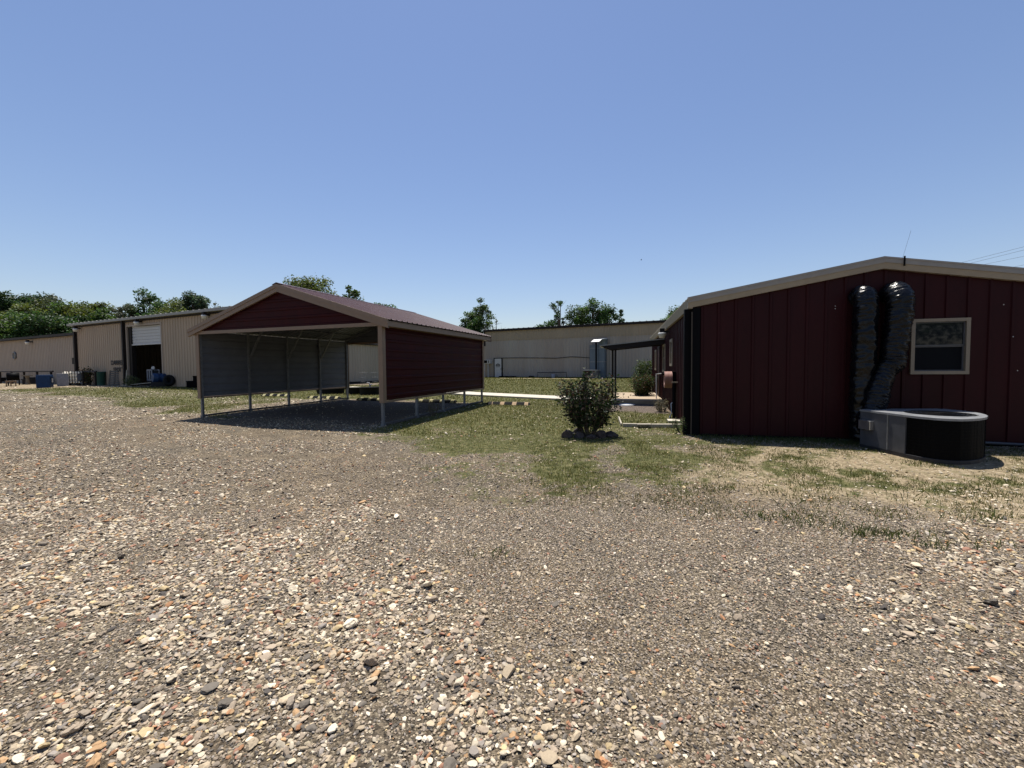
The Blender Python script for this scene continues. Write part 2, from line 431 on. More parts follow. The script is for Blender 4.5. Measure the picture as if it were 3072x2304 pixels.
def masks(x, y):
    w = (fbm(x, y, .8, 31) - .5)
    wf = (fbm(x, y, 3.0, 47) - .5)
    near_ = sstep(15, 9, y)
    grass = sstep(-.5 - 1.3 * near_, .55 + .25 * near_, pdist(x, y, LAWN) + w * 1.9 + wf * 1.1) * (.82 + .3 * (fbm(x, y, .5, 3)))
    grass = grass * np.where(y < 12, 1 - .55 * sstep(.5, .62, fbm(x, y, 1.3, 77)) * sstep(13, 8, y), 1)
    lg = sstep(-1.0, 1.5, pdist(x, y, LEFTG) + w * 4) * (.35 + .6 * fbm(x, y, .35, 8))
    grass = np.maximum(grass, lg)
    sand = sstep(-.5, .9, pdist(x, y, SAND) + w * 1.2 + wf * .9)
    tuft = sand * (.10 + .34 * fbm(x, y, 3.2, 19)) + sand * .6 * sstep(.50, .66, fbm(x, y, 1.1, 91) * .6 + fbm(x, y, 4, 92) * .4 + .10 * sstep(1.1, .1, np.abs(y - (8.6 - .265 * (x - 3.8))) )) * .75
    grass = np.maximum(grass, tuft)
    coarse = np.maximum(sstep(-.3, .5, pdist(x, y, COARSE_L) + w * 1.6), (.7 * sstep(-.3, .5, pdist(x, y, COARSE_R) + w * 1.3)))
    coarse = np.maximum(coarse, .55 * sstep(-2, 0, -x + w * 3 - 1.5) * sstep(.42, .55, fbm(x, y, .5, 13)))
    mulch_shade = np.maximum(sstep(-.3, .3, pdist(x, y, MULCH) + wf), .9 * sstep(-.2, .5, pdist(x, y, CARPORT_SHADE) + wf))
    grass = grass * (1 - .85 * mulch_shade)
    sand = np.maximum(sand, .75 * sstep(-1, 1, pdist(x, y, DRIVE) + w * 2))
    sand = np.maximum(sand, sstep(.28, .1, np.hypot((x - .82) / 1.6, y - 7.04) + wf * .2) * .8)
    sand = np.maximum(sand, sstep(.5, -.3, np.abs(y - 41.0 + .5 * (x - 2.5)) - .7 + w) * sstep(6, 3.5, np.abs(x - 3.0)) * .9)
    grass = grass * (1 - sstep(.3, .8, sand) * (y > 20))
    return np.clip(grass, 0, 1), np.clip(sand, 0, 1), np.clip(coarse, 0, 1), np.clip(mulch_shade, 0, 1)

def axis(segs):
    out = []
    for a, b, st in segs: out += list(np.arange(a, b, st))
    return np.array(sorted(set(np.round(out, 4))))
def geomr(a, b, k):
    return [(v, v + 1e-6, 1) for v in a * (b / a) ** np.linspace(0, 1, k)]
gxs = axis([(-v, -v + 1e-6, 1) for v in np.geomspace(46, 700, 14)] + [(-45, -14, .5), (-14, 12, .11), (12, 45, .5)] + [(v, v + 1e-6, 1) for v in np.geomspace(46, 700, 14)])
gys = axis([(-v, -v + 1e-6, 1) for v in np.geomspace(4, 200, 10)] + [(-3, 14, .11), (14, 24, .22), (24, 60, .5)] + [(v, v + 1e-6, 1) for v in np.geomspace(61, 1200, 14)])
GX, GY = np.meshgrid(gxs, gys)
gv = np.c_[GX.ravel(), GY.ravel(), gzn(GX.ravel(), GY.ravel())]
nx = len(gxs); ny = len(gys)
ii, jj = np.meshgrid(np.arange(ny - 1), np.arange(nx - 1), indexing='ij')
q = (ii * nx + jj).ravel()
gf = np.c_[q, q + 1, q + nx + 1, q + nx]
ground = bulk("ground", gv, gf, M_ground, smooth=True)
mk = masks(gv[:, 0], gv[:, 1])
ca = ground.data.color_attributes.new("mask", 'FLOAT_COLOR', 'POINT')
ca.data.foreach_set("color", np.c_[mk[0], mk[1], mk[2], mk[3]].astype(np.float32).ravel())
tag(ground, "open yard of gravel, sandy soil and turf", "ground", kind="structure")

# ---------------------------------------------------------------- burgundy carport
CP = Fr((-3.2249, 10.5048), .3343)       # u negative runs to the left side, v to the back
CW, CL, ZT, ZB, ZE, ZR = 6.388, 6.24, 2.695, .778, 2.76, 3.86
OVs, OVf, OVb = .30, .12, .30
PP = lambda u, v, z: CP.P(-u, v, z)       # u = 0 right wall, u = CW left wall
carport = thing("carport", "open burgundy metal carport with tan trim and galvanised posts standing on the gravel", "carport", (CP.P(-CW / 2, CL / 2, 0) + Vector((0, 0, .17))))
RIBH = [(0, 0), (.62, 0), (.70, .018), (.92, .018), (1 - 1e-4, 0)]
RIBR = [(0, 0), (.72, 0), (.79, .02), (.93, .02), (1 - 1e-4, 0)]
for uu, sg in ((0, -1), (CW, 1)):
    mb = MB()
    uo = uu + sg * .036
    mb.corr(lambda s_, t, h: PP(uo + sg * h, t, s_), ZB, ZT + .04, -.04, CL + .04, .232, RIBH, m=0)
    mb.corr(lambda s_, t, h: PP(uo + sg * (h - .004), t, s_), ZB, ZT + .04, -.04, CL + .04, .232, RIBH, m=1)
    mb.build("side_panel", [M_burgcp, M_liner], carport)
    mb = MB()                             # panel edge trims and eave fascia
    a, b_ = sorted((uu + sg * .034, uu + sg * .075))
    for p, q_ in (((a, -.05, ZB - .05), (b_, CL + .05, ZB - .003)),):
        mb.hexa([PP(p[0], p[1], p[2]), PP(q_[0], p[1], p[2]), PP(q_[0], q_[1], p[2]), PP(p[0], q_[1], p[2]), PP(p[0], p[1], q_[2]), PP(q_[0], p[1], q_[2]), PP(q_[0], q_[1], q_[2]), PP(p[0], q_[1], q_[2])])
    mb.build("panel_trim", M_tantrim, carport)
    mb = MB()
    e0, e1 = (uu + sg * (OVs - .05), uu + sg * (OVs - .02))
    ze = ZE - .02
    c8 = [PP(e0, -OVf, ze - .13), PP(e1, -OVf, ze - .13), PP(e1, CL + OVb, ze - .13), PP(e0, CL + OVb, ze - .13), PP(e0, -OVf, ze), PP(e1, -OVf, ze), PP(e1, CL + OVb, ze), PP(e0, CL + OVb, ze)]
    mb.hexa(c8)
    c8 = [PP(uu + sg * .06, -OVf, ze - .13), PP(e0, -OVf, ze - .13), PP(e0, CL + OVb, ze - .13), PP(uu + sg * .06, CL + OVb, ze - .13), PP(uu + sg * .06, -OVf, ze - .115), PP(e0, -OVf, ze - .115), PP(e0, CL + OVb, ze - .115), PP(uu + sg * .06, CL + OVb, ze - .115)]
    mb.hexa(c8)
    mb.build("eave_fascia", M_tantrim, carport)
    for k in range(5):
        v = CL * k / 4
        base = PP(uu, v, 0); z0 = gz(base.x, base.y) - .03
        mb = MB(); mb.bar(PP(uu, v, z0), PP(uu, v, ZT + .1), .062, .062, up=CP.v); mb.build("post", M_galv, carport)
        mb = MB(); mb.bar(PP(uu, v, z0 + .02), PP(uu, v, z0 + .09), .09, .09, up=CP.v); mb.build("post_base", M_galv, carport)
    mb = MB()
    pts = []
    for k in range(13):
        v = CL * k / 12; p = PP(uu, v, 0); pts.append(PP(uu, v, gz(p.x, p.y) + .045))
    for p, q_ in zip(pts[:-1], pts[1:]): mb.bar(p, q_, .06, .055)
    mb.build("base_rail", M_rail, carport)
    # tan corner trim on the front and back posts above the panel bottom
    for v in (-.05, CL + .05):
        s_ = -1 if v < 0 else 1; mb = MB()
        a, b_ = sorted((uu - sg * .045, uu + sg * .078)); v0, v1 = sorted((v, v + s_ * .03))
        mb.hexa([PP(a, v0, ZB - .05), PP(b_, v0, ZB - .05), PP(b_, v1, ZB - .05), PP(a, v1, ZB - .05), PP(a, v0, ZT), PP(b_, v0, ZT), PP(b_, v1, ZT), PP(a, v1, ZT)])
        a, b_ = sorted((uu + sg * .058, uu + sg * .08)); v0, v1 = sorted((v - s_ * .1, v - s_ * .001))
        mb.hexa([PP(a, v0, ZB - .05), PP(b_, v0, ZB - .05), PP(b_, v1, ZB - .05), PP(a, v1, ZB - .05), PP(a, v0, ZT), PP(b_, v0, ZT), PP(b_, v1, ZT), PP(a, v1, ZT)])
        mb.build("corner_trim", M_tantrim, carport)
HW = CW / 2
def rz(u): return ZR - (ZR - ZE) * abs(u - HW) / (HW + OVs)
mb = MB()
sl = math.hypot(HW + OVs, ZR - ZE)
for sg in (-1, 1):
    nrm = Vector((0, 0, 1))
    def RP(s_, t, h, sg=sg):
        f = t / sl; return PP(HW + sg * (HW + OVs) * f, s_, ZR - (ZR - ZE) * f + h)
    mb.corr(RP, -OVf - .02, CL + OVb, 0, sl + .03, .232, RIBR, m=0, off=.02)
    mb.corr(RP, -OVf - .02, CL + OVb, 0, sl + .03, .232, RIBR, m=1, off=.014)
roof_o = mb.build("roof", [M_burgroof, M_liner], carport)
mb = MB()
rp_ = [(-.15, -.046 + .042), (0, .045), (.15, -.046 + .042)]
for (a, za), (b_, zb_) in zip(rp_[:-1], rp_[1:]):
    mb.hexa([PP(HW + a, -OVf - .03, ZR + za - .004), PP(HW + b_, -OVf - .03, ZR + zb_ - .004), PP(HW + b_, CL + OVb + .01, ZR + zb_ - .004), PP(HW + a, CL + OVb + .01, ZR + za - .004),
             PP(HW + a, -OVf - .03, ZR + za + .006), PP(HW + b_, -OVf - .03, ZR + zb_ + .006), PP(HW + b_, CL + OVb + .01, ZR + zb_ + .006), PP(HW + a, CL + OVb + .01, ZR + za + .006)])
mb.build("ridge_cap", M_burgroof, roof_o)
for v, s_, nm in ((-.045, -1, "front"), (CL + .045, 1, "back")):
    mb = MB()
    def half(z): return max(.0, (ZR - .03 - z) / (ZR - ZE) * (HW + OVs))
    for off, mi in ((0, 0), (-.004, 1)):
        mb.corr(lambda z, t, h: PP(HW + t, v + s_ * (h + off), z), ZT + .005, ZR - .05, lambda z: -min(half(z), HW + .06), lambda z: min(half(z), HW + .06), .232, RIBH, m=mi)
    mb.build("gable_panel", [M_burgcp, M_liner], carport)
    mb = MB()
    a, b_ = sorted((v + s_ * .022, v + s_ * .055))
    mb.hexa([PP(-.06, a, ZT - .07), PP(CW + .06, a, ZT - .07), PP(CW + .06, b_, ZT - .07), PP(-.06, b_, ZT - .07), PP(-.06, a, ZT + .02), PP(CW + .06, a, ZT + .02), PP(CW + .06, b_, ZT + .02), PP(-.06, b_, ZT + .02)])
    mb.build("gable_sill_trim", M_tantrim, carport)
    ov = -OVf if s_ < 0 else CL + OVb
    for sg in (-1, 1):
        mb = MB()
        for (dz0, dz1, d0, d1) in ((-.20, -.085, 0, .03), (-.085, .012, 0, .045)):
            va, vb = sorted((ov + s_ * d0, ov + s_ * d1)); ue = HW + sg * (HW + OVs)
            mb.hexa([PP(HW, va, ZR + dz0), PP(ue, va, ZE + dz0), PP(ue, vb, ZE + dz0), PP(HW, vb, ZR + dz0), PP(HW, va, ZR + dz1), PP(ue, va, ZE + dz1), PP(ue, vb, ZE + dz1), PP(HW, vb, ZR + dz1)])
        # soffit strip back to the gable panel
        va, vb = sorted((v + s_ * .05, ov)); ue = HW + sg * (HW + OVs)
        mb.hexa([PP(HW, va, ZR - .2), PP(ue, va, ZE - .2), PP(ue, vb, ZE - .2), PP(HW, vb, ZR - .2), PP(HW, va, ZR - .185), PP(ue, va, ZE - .185), PP(ue, vb, ZE - .185), PP(HW, vb, ZR - .185)])
        mb.build("rake_trim", M_tantrim, carport)
for k in range(5):
    v = CL * k / 4 + (.035 if k == 0 else -.035 if k == 4 else 0)
    mb = MB()
    for sg in (-1, 1):
        mb.bar(PP(HW, v, ZR - .07), PP(HW + sg * HW, v, rz(0) - .07), .06, .06)
    if k in (1, 2, 3):
        pass
    mb.build("rafter", M_galv, carport)
    if k in (1, 2, 3):
        for sg in (-1, 1):
            e = HW + sg * HW
            mb = MB(); mb.bar(PP(e - sg * .02, v + .05, 1.98), PP(e - sg * .66, v + .05, rz(e - sg * .66) - .08), .05, .05); mb.build("knee_brace", M_galv, carport)
mb = MB()
for sg in (-1, 1):
    for f in (.25, .55, .85):
        u = HW + sg * (HW) * f
        mb.bar(PP(u, 0, rz(u) - .02), PP(u, CL, rz(u) - .02), .06, .03)
mb.build("purlins", M_galv, carport)

# ---------------------------------------------------------------- burgundy building on the right
RB = Fr((3.8057, 8.87), .2592)
BW, BL, BE, BR = 6.552, 13.2, 2.80, 3.365
red = thing("metal_building", "burgundy ribbed metal building with taupe roof trim beside the sandy yard", "building", RB.P(BW / 2, BL / 2, .15))
def bz(u): return BE + (BR - BE) * (1 - abs(u - BW / 2) / (BW / 2))
RIBV = [(0, 0), (.40, 0), (.44, .022), (.56, .022), (.60, 0), (1 - 1e-4, 0)]
WN = (3.76, 4.62, 1.40, 2.40)
mb = MB()
mb.corr(lambda s_, t, h: RB.P(s_, -h, t), 0, BW, .0, bz, .318, RIBV, holes=[WN])
for (u, z) in ((2.53, 2.66), (2.53, 2.71), (5.1, 2.62), (5.25, 2.05), (5.33, 1.45)):
    c = RB.P(u, -.026, z)
    mb.add([c + RB.u * (.008 * math.cos(t)) + Vector((0, 0, .008 * math.sin(t))) for t in np.linspace(0, 2 * math.pi, 9)[:-1]], [tuple(range(8))], 1)
mb.build("front_wall", [M_burg, M_paleplastic], red)
SWIN = [(3.73, 4.36, 1.58, 2.37), (6.06, 6.89, 1.37, 2.33), (10.24, 10.9, 1.39, 2.28)]
mb = MB()
mb.corr(lambda s_, t, h: RB.P(-h, s_, t), 0, BL, .02, BE, .318, RIBV, holes=SWIN, flip=-1)
mb.build("side_wall", M_burg, red)
mb = MB()
mb.corr(lambda s_, t, h: RB.P(BW + h, s_, t), 0, BL, .02, BE, .318, RIBV)
mb.corr(lambda s_, t, h: RB.P(s_, BL + h, t), 0, BW, .02, bz, .318, RIBV, flip=-1)
mb.build("rear_wall", M_burg, red)
mb = MB()
for sg in (-1, 1):
    def RP2(s_, t, h, sg=sg):
        f = t; return RB.P(BW / 2 + sg * (BW / 2 + .13) * f, s_, BR + .19 - (BR - BE) * f * (BW / 2 + .13) / (BW / 2) + h)
    mb.corr(RP2, -.11, BL + .12, 0, 1, .305, [(0, 0), (.72, 0), (.79, .03), (.93, .03), (1 - 1e-4, 0)])
roof2 = mb.build("roof", M_fascia, red)
for sg in (-1, 1):
    ue = BW / 2 + sg * (BW / 2 + .13); ze = BE - (BR - BE) * .13 / (BW / 2)
    mb = MB()
    for dz0, dz1, va, vb, vt in ((0, .105, -.085, -.002, -.11), (.105, .225, -.125, -.002, -.095)):
        mb.hexa([RB.P(BW / 2, va, BR + dz0), RB.P(ue, va, ze + dz0), RB.P(ue, vb, ze + dz0), RB.P(BW / 2, vb, BR + dz0),
                 RB.P(BW / 2, vt, BR + dz1), RB.P(ue, vt, ze + dz1), RB.P(ue, vb, ze + dz1), RB.P(BW / 2, vb, BR + dz1)])
    mb.build("rake_fascia", M_fascia, red)
mb = MB(); u = -.13
mb.hexa([RB.P(u + .03, -.08, BE - .03), RB.P(-.03, -.08, BE - .03), RB.P(-.03, BL, BE - .03), RB.P(u + .03, BL, BE - .03), RB.P(u - .02, -.12, BE + .16), RB.P(-.03, -.12, BE + .16), RB.P(-.03, BL, BE + .16), RB.P(u - .02, BL, BE + .16)])
mb.build("gutter", M_fascia, red)
mb = MB(); mb.box(RB, -.175, -.03, .03, .15, .08, BE - .03); mb.build("downspout", M_black, red)
mb = MB(); mb.box(RB, -.028, .12, -.05, -.024, .03, BE - .01); mb.box(RB, -.028, -.024, -.024, .03, .03, BE - .01); mb.build("corner_trim", M_black, red)
mb = MB(); mb.tube([RB.P(-.04, -.06, .08), RB.P(-.04, -.06, 2.7)], .014, 8); mb.build("conduit", M_dimtaupe, red)
mb = MB(); mb.box(RB, .13, BW, -.045, -.023, .0, .16); mb.build("base_trim", M_black, red)
mb = MB(); mb.box(RB, .05, BW - .05, .05, BL - .05, 0, .06); mb.build("floor_slab", M_concrete, red)

def window(F, P, a0, a1, z0, z1, parent, proud, fw_=.055, mid=True, name="window"):
    """P(a, d, z): a along the wall, d out of the wall"""
    def bx(mb, a, b_, c, d, e, f):
        mb.hexa([P(a, d, e), P(b_, d, e), P(b_, c, e), P(a, c, e), P(a, d, f), P(b_, d, f), P(b_, c, f), P(a, c, f)])
    mb = MB()
    bx(mb, a0 - .01, a1 + .01, -.05, proud, z0 - .01, z0 + fw_); bx(mb, a0 - .01, a1 + .01, -.05, proud, z1 - fw_, z1 + .01)
    bx(mb, a0 - .01, a0 + fw_, -.05, proud - .002, z0 + fw_, z1 - fw_); bx(mb, a1 - fw_, a1 + .01, -.05, proud - .002, z0 + fw_, z1 - fw_)
    w = mb.build(name, M_winframe, parent)
    zm = z0 + (z1 - z0) * .51
    mb = MB()
    for za, zb_, d in ((z0 + fw_, zm, -.012), (zm, z1 - fw_, .004)):
        t = .022
        bx(mb, a0 + fw_, a1 - fw_, d - .02, d + .012, za, za + t); bx(mb, a0 + fw_, a1 - fw_, d - .02, d + .012, zb_ - t, zb_)
        bx(mb, a0 + fw_, a0 + fw_ + t, d - .02, d + .01, za + t, zb_ - t); bx(mb, a1 - fw_ - t, a1 - fw_, d - .02, d + .01, za + t, zb_ - t)
    mb.build("sash", M_acgrey, w)
    for za, zb_, d, mt in ((z0 + fw_, zm - .01, -.02, M_screen), (zm + .01, z1 - fw_, -.004, M_glass)):
        mb = MB(); mb.quad(P(a0 + fw_, d, za), P(a1 - fw_, d, za), P(a1 - fw_, d, zb_), P(a0 + fw_, d, zb_))
        mb.build("pane", mt, w)
    return w
window(RB, lambda a, d, z: RB.P(a, -d, z), *WN, red, .05, .048)
for s_ in SWIN:
    window(RB, lambda a, d, z: RB.P(-d, a, z), *s_, red, .045, .07)
mb = MB()
mb.box(RB, -.05, -.024, 8.15, 8.97, .33, 2.28); dr = mb.build("door", M_burg, red)
mb = MB(); mb.box(RB, -.06, -.022, 8.07, 8.147, .33, 2.36); mb.box(RB, -.06, -.022, 8.973, 9.05, .33, 2.36); mb.box(RB, -.06, -.022, 8.147, 8.973, 2.283, 2.36); mb.build("door_frame", M_darktrim, dr)
mb = MB(); mb.tube([RB.P(-.05, 8.25, 1.25), RB.P(-.12, 8.25, 1.25), RB.P(-.12, 8.37, 1.25)], .014, 8); mb.build("door_handle", M_alu, dr)
# shed roof over the door, on two posts
mb = MB()
a0, a1 = 6.25, 7.55
def prz(u): return 2.55 + .09 * u
mb.hexa([RB.P(-2.27, a0, prz(-2.27) - .035), RB.P(-.03, a0, prz(-.03) - .035), RB.P(-.03, a1, prz(-.03) - .035), RB.P(-2.27, a1, prz(-2.27) - .035),
         RB.P(-2.27, a0, prz(-2.27)), RB.P(-.03, a0, prz(-.03)), RB.P(-.03, a1, prz(-.03)), RB.P(-2.27, a1, prz(-2.27))])
pr = mb.build("porch_roof", [M_roofgrey], red)
mb = MB()
for v in (a0 + .03, a1 - .1):
    mb.hexa([RB.P(-1.86, v, prz(-1.86) - .2), RB.P(-.03, v, prz(-.03) - .2), RB.P(-.03, v + .07, prz(-.03) - .2), RB.P(-1.86, v + .07, prz(-1.86) - .2),
             RB.P(-2.22, v, prz(-2.22) - .037), RB.P(-.03, v, prz(-.03) - .037), RB.P(-.03, v + .07, prz(-.03) - .037), RB.P(-2.22, v + .07, prz(-2.22) - .037)])
for u in (-2.1, -1.4, -.7): mb.hexa([RB.P(u, a0 + .11, prz(u) - .12), RB.P(u + .05, a0 + .11, prz(u) - .12), RB.P(u + .05, a1 - .11, prz(u) - .12), RB.P(u, a1 - .11, prz(u) - .12), RB.P(u, a0 + .11, prz(u) - .038), RB.P(u + .05, a0 + .11, prz(u) - .038), RB.P(u + .05, a1 - .11, prz(u) - .038), RB.P(u, a1 - .11, prz(u) - .038)])
mb.build("porch_beam", M_darktrim, pr)
for u, v in ((-1.71, 6.5), (-1.83, 7.4)):
    mb = MB(); mb.bar(RB.P(u, v, .3), RB.P(u, v, prz(u) - .1), .07, .07, up=RB.v); mb.build("porch_post", M_darktrim, red)
mb = MB(); mb.box(RB, -1.86, -.03, 6.42, 10.9, .05, .34)
tag(mb.build("porch_slab", M_conctan), "tan concrete porch slab", "slab", kind="structure")

# flexible ducts on the front wall
def wrapduct(name, label, pts, rads, seed):
    P_ = [Vector(p) for p in pts]
    # Catmull-Rom resample
    out = []; rr = []
    ext = [P_[0] * 2 - P_[1]] + P_ + [P_[-1] * 2 - P_[-2]]
    re_ = [rads[0]] + list(rads) + [rads[-1]]
    for i in range(1, len(ext) - 2):
        for k in range(26):
            t = k / 26; p0, p1, p2, p3 = ext[i - 1:i + 3]
            out.append(.5 * ((2 * p1) + (p2 - p0) * t + (2 * p0 - 5 * p1 + 4 * p2 - p3) * t * t + (3 * p1 - p0 - 3 * p2 + p3) * t ** 3))
            rr.append(re_[i] * (1 - t) + re_[i + 1] * t)
    out.append(P_[-1]); rr.append(rads[-1])
    n = 64; vs = []; ref = RB.u.copy(); r2 = np.random.default_rng(seed)
    ph = r2.random(8) * 6.28
    for i, p in enumerate(out):
        d = (out[min(i + 1, len(out) - 1)] - out[max(i - 1, 0)]).normalized()
        x = (ref - d * ref.dot(d)).normalized(); ref = x; y = d.cross(x)
        for j in range(n):
            t = 2 * math.pi * j / n
            cx_, sx_ = 3 * math.cos(t) + 9, 3 * math.sin(t) + 9
            ln = (i + .9 * math.sin(t + ph[0]) + .6 * math.sin(2 * t + ph[1])) / 24.0
            r_1 = 1 - abs(2 * vnoise(np.array([cx_ * .55]), np.array([sx_ * .3 + ln * 11]), seed)[0] - 1)
            r_2 = 1 - abs(2 * vnoise(np.array([cx_ * 1.1 + 40]), np.array([sx_ * .8 + ln * 26]), seed + 5)[0] - 1)
            r_3 = vnoise(np.array([cx_ * .4 + 80]), np.array([ln * 3 + sx_ * .4]), seed + 9)[0] - .5
            w = .020 * r_1 ** 2 + .011 * r_2 ** 2 + .03 * r_3 - .015
            if i in (0, len(out) - 1): w = 0
            vs.append(p + (x * math.cos(t) + y * math.sin(t)) * (rr[i] + w))
    fs = [(i * n + j, i * n + (j + 1) % n, (i + 1) * n + (j + 1) % n, (i + 1) * n + j) for i in range(len(out) - 1) for j in range(n)]
    mb = MB(); mb.add(vs, fs, 0, True); mb.add(vs[:n], [tuple(range(n))[::-1]]); mb.add(vs[-n:], [tuple(range(n))])
    return tag(mb.build(name, M_foil), label, "duct", "black wrapped ducts on the burgundy wall")
wrapduct("flexible_duct", "straight black plastic wrapped duct bending into the wall under the gable peak", [RB.P(2.92, .02, 2.84), RB.P(2.92, -.13, 2.885), RB.P(2.92, -.24, 2.79), RB.P(2.92, -.26, 2.4), RB.P(2.915, -.26, 1.8), RB.P(2.90, -.25, 1.2), RB.P(2.90, -.24, .6), RB.P(2.90, -.24, .2)], [.165, .175, .185, .188, .185, .18, .175, .17], 3)
wrapduct("flexible_duct", "crooked shiny black wrapped duct beside the window running down behind the cooling unit", [RB.P(3.41, .02, 2.85), RB.P(3.41, -.15, 2.91), RB.P(3.41, -.31, 2.80), RB.P(3.40, -.34, 2.5), RB.P(3.36, -.34, 2.1), RB.P(3.325, -.35, 1.82), RB.P(3.30, -.36, 1.62), RB.P(3.20, -.38, 1.45), RB.P(3.10, -.41, 1.2), RB.P(3.03, -.45, .95), RB.P(2.93, -.50, .76), RB.P(2.83, -.52, .58), RB.P(2.84, -.53, .4), RB.P(2.98, -.54, .28)], [.165, .18, .20, .205, .19, .183, .19, .165, .17, .185, .15, .12, .11, .11], 11)

# ---------------------------------------------------------------- packaged cooling unit by the wall
AC0 = [(6.27, 7.58), (6.254, 6.69), (6.272, 6.46), (6.33, 6.29), (6.43, 6.19), (6.57, 6.145), (6.75, 6.165), (6.95, 6.235), (7.14, 6.34), (7.32, 6.48), (7.48, 6.65), (7.61, 6.84), (7.70, 7.05), (7.745, 7.27), (7.73, 7.47), (7.66, 7.60), (6.9, 7.64)]
acx, acy = 6.95, 6.9
def ring(k): return [(acx + (x - acx) * k, acy + (y - acy) * k) for x, y in AC0]
ac = thing("cooling_unit", "squat grey packaged cooling unit with rounded black coil by the wrapped ducts", "air conditioner", (acx, acy, .1))
mb = MB(); mb.prism(ring(1.0), .10, .155); mb.build("base_pan", M_panpaint, ac, bevel=.004)
mb = MB()
n = 60
pts = []
src = AC0[1:15]
for i in range(len(src) - 1):
    for k in range(6):
        t = k / 6; pts.append((src[i][0] * (1 - t) + src[i + 1][0] * t, src[i][1] * (1 - t) + src[i + 1][1] * t))
pts.append(src[-1])
inn = [(acx + (x - acx) * .965, acy + (y - acy) * .965) for x, y in pts]
for (x0, y0), (x1, y1) in zip(inn[:-1], inn[1:]):
    mb.quad((x0, y0, .155), (x1, y1, .155), (x1, y1, .745), (x0, y0, .745))
mb.build("coil", M_coil, ac)
mb = MB()
o1 = [(acx + (x - acx) * .982, acy + (y - acy) * .982) for x, y in pts]
for i in range(0, len(o1), 2):
    mb.tube([(o1[i][0], o1[i][1], .155), (o1[i][0], o1[i][1], .745)], .0022, 4, cap=False)
for z in np.arange(.19, .74, .05):
    mb.tube([(x, y, z) for x, y in o1], .0022, 4, cap=False)
mb.build("coil_guard", M_coil, ac)
mb = MB()
mb.hexa([(6.254, 6.69, .155), (6.29, 6.69, .155), (6.306, 7.58, .155), (6.27, 7.58, .155), (6.254, 6.69, .745), (6.29, 6.69, .745), (6.306, 7.58, .745), (6.27, 7.58, .745)])
mb.hexa([(6.306, 7.56, .155), (6.9, 7.62, .155), (7.66, 7.58, .155), (6.306, 7.5, .155), (6.306, 7.56, .745), (6.9, 7.62, .745), (7.66, 7.58, .745), (6.306, 7.5, .745)])
cab = mb.build("cabinet", M_acgrey, ac, bevel=.004)
mb = MB(); mb.hexa([(6.2435, 6.99, .157), (6.2535, 6.99, .157), (6.2545, 7.01, .157), (6.2445, 7.01, .157), (6.2435, 6.99, .74), (6.2535, 6.99, .74), (6.2545, 7.01, .74), (6.2445, 7.01, .74)]); mb.build("panel_seam", M_galv, cab)
mb = MB(); mb.hexa([(6.19, 7.28, .44), (6.262, 7.28, .44), (6.266, 7.53, .44), (6.194, 7.53, .44), (6.19, 7.28, .60), (6.262, 7.28, .60), (6.266, 7.53, .60), (6.194, 7.53, .60)]); mb.build("disconnect_box", M_alu, cab, bevel=.006)
# lid with round fan opening
fcx, fcy, fr = 6.92, 6.82, .42
lid = []
ang = np.linspace(0, 2 * math.pi, 73)[:-1]
outer = ring(1.012)
def raypoly(cx, cy, t, poly):
    dx, dy = math.cos(t), math.sin(t); best = None
    for i in range(len(poly)):
        x0, y0 = poly[i]; x1, y1 = poly[(i + 1) % len(poly)]
        det = dx * -(y1 - y0) + dy * (x1 - x0)
        if abs(det) < 1e-9: continue
        s_ = ((x0 - cx) * -(y1 - y0) + (y0 - cy) * (x1 - x0)) / det; r_ = (dx * (y0 - cy) - dy * (x0 - cx)) / det
        if s_ > 0 and -1e-6 <= r_ <= 1 + 1e-6 and (best is None or s_ > best): best = s_
    return (cx + dx * best, cy + dy * best)
corner_angles = [math.atan2(y - fcy, x - fcx) % (2 * math.pi) for x, y in outer]
ang = sorted(set(list(np.round(ang, 4)) + list(np.round(corner_angles, 4))))
mb = MB()
no = len(ang)
ov = [raypoly(fcx, fcy, t, outer) for t in ang]; iv = [(fcx + fr * math.cos(t), fcy + fr * math.sin(t)) for t in ang]
vs = [(x, y, .775) for x, y in ov] + [(x, y, .778) for x, y in iv] + [(x, y, .742) for x, y in ov] + [(x, y, .70) for x, y in iv]
fs = []
for i in range(no):
    j = (i + 1) % no
    fs += [(i, j, no + j, no + i), (2 * no + i, 2 * no + j, j, i), (no + i, no + j, 3 * no + j, 3 * no + i)]
mb.add(vs, fs)
lid_o = mb.build("lid", M_actop, ac)
mb = MB()
for k in range(1, 9):
    r_ = fr * k / 8.2
    mb.tube([(fcx + r_ * math.cos(t), fcy + r_ * math.sin(t), .783 + .012 * (1 - (k / 8) ** 2)) for t in np.linspace(0, 2 * math.pi, 41)], .0035, 5, cap=False)
for t in np.linspace(0, 2 * math.pi, 9)[:-1]:
    mb.tube([(fcx, fcy, .796), (fcx + fr * 1.03 * math.cos(t), fcy + fr * 1.03 * math.sin(t), .782)], .0035, 5)
mb.build("fan_grille", M_black, lid_o)
mb = MB()
mb.lathe(Fr((fcx, fcy), 0), [(.001, .70), (.09, .70), (.09, .60), (.001, .60)], 16)
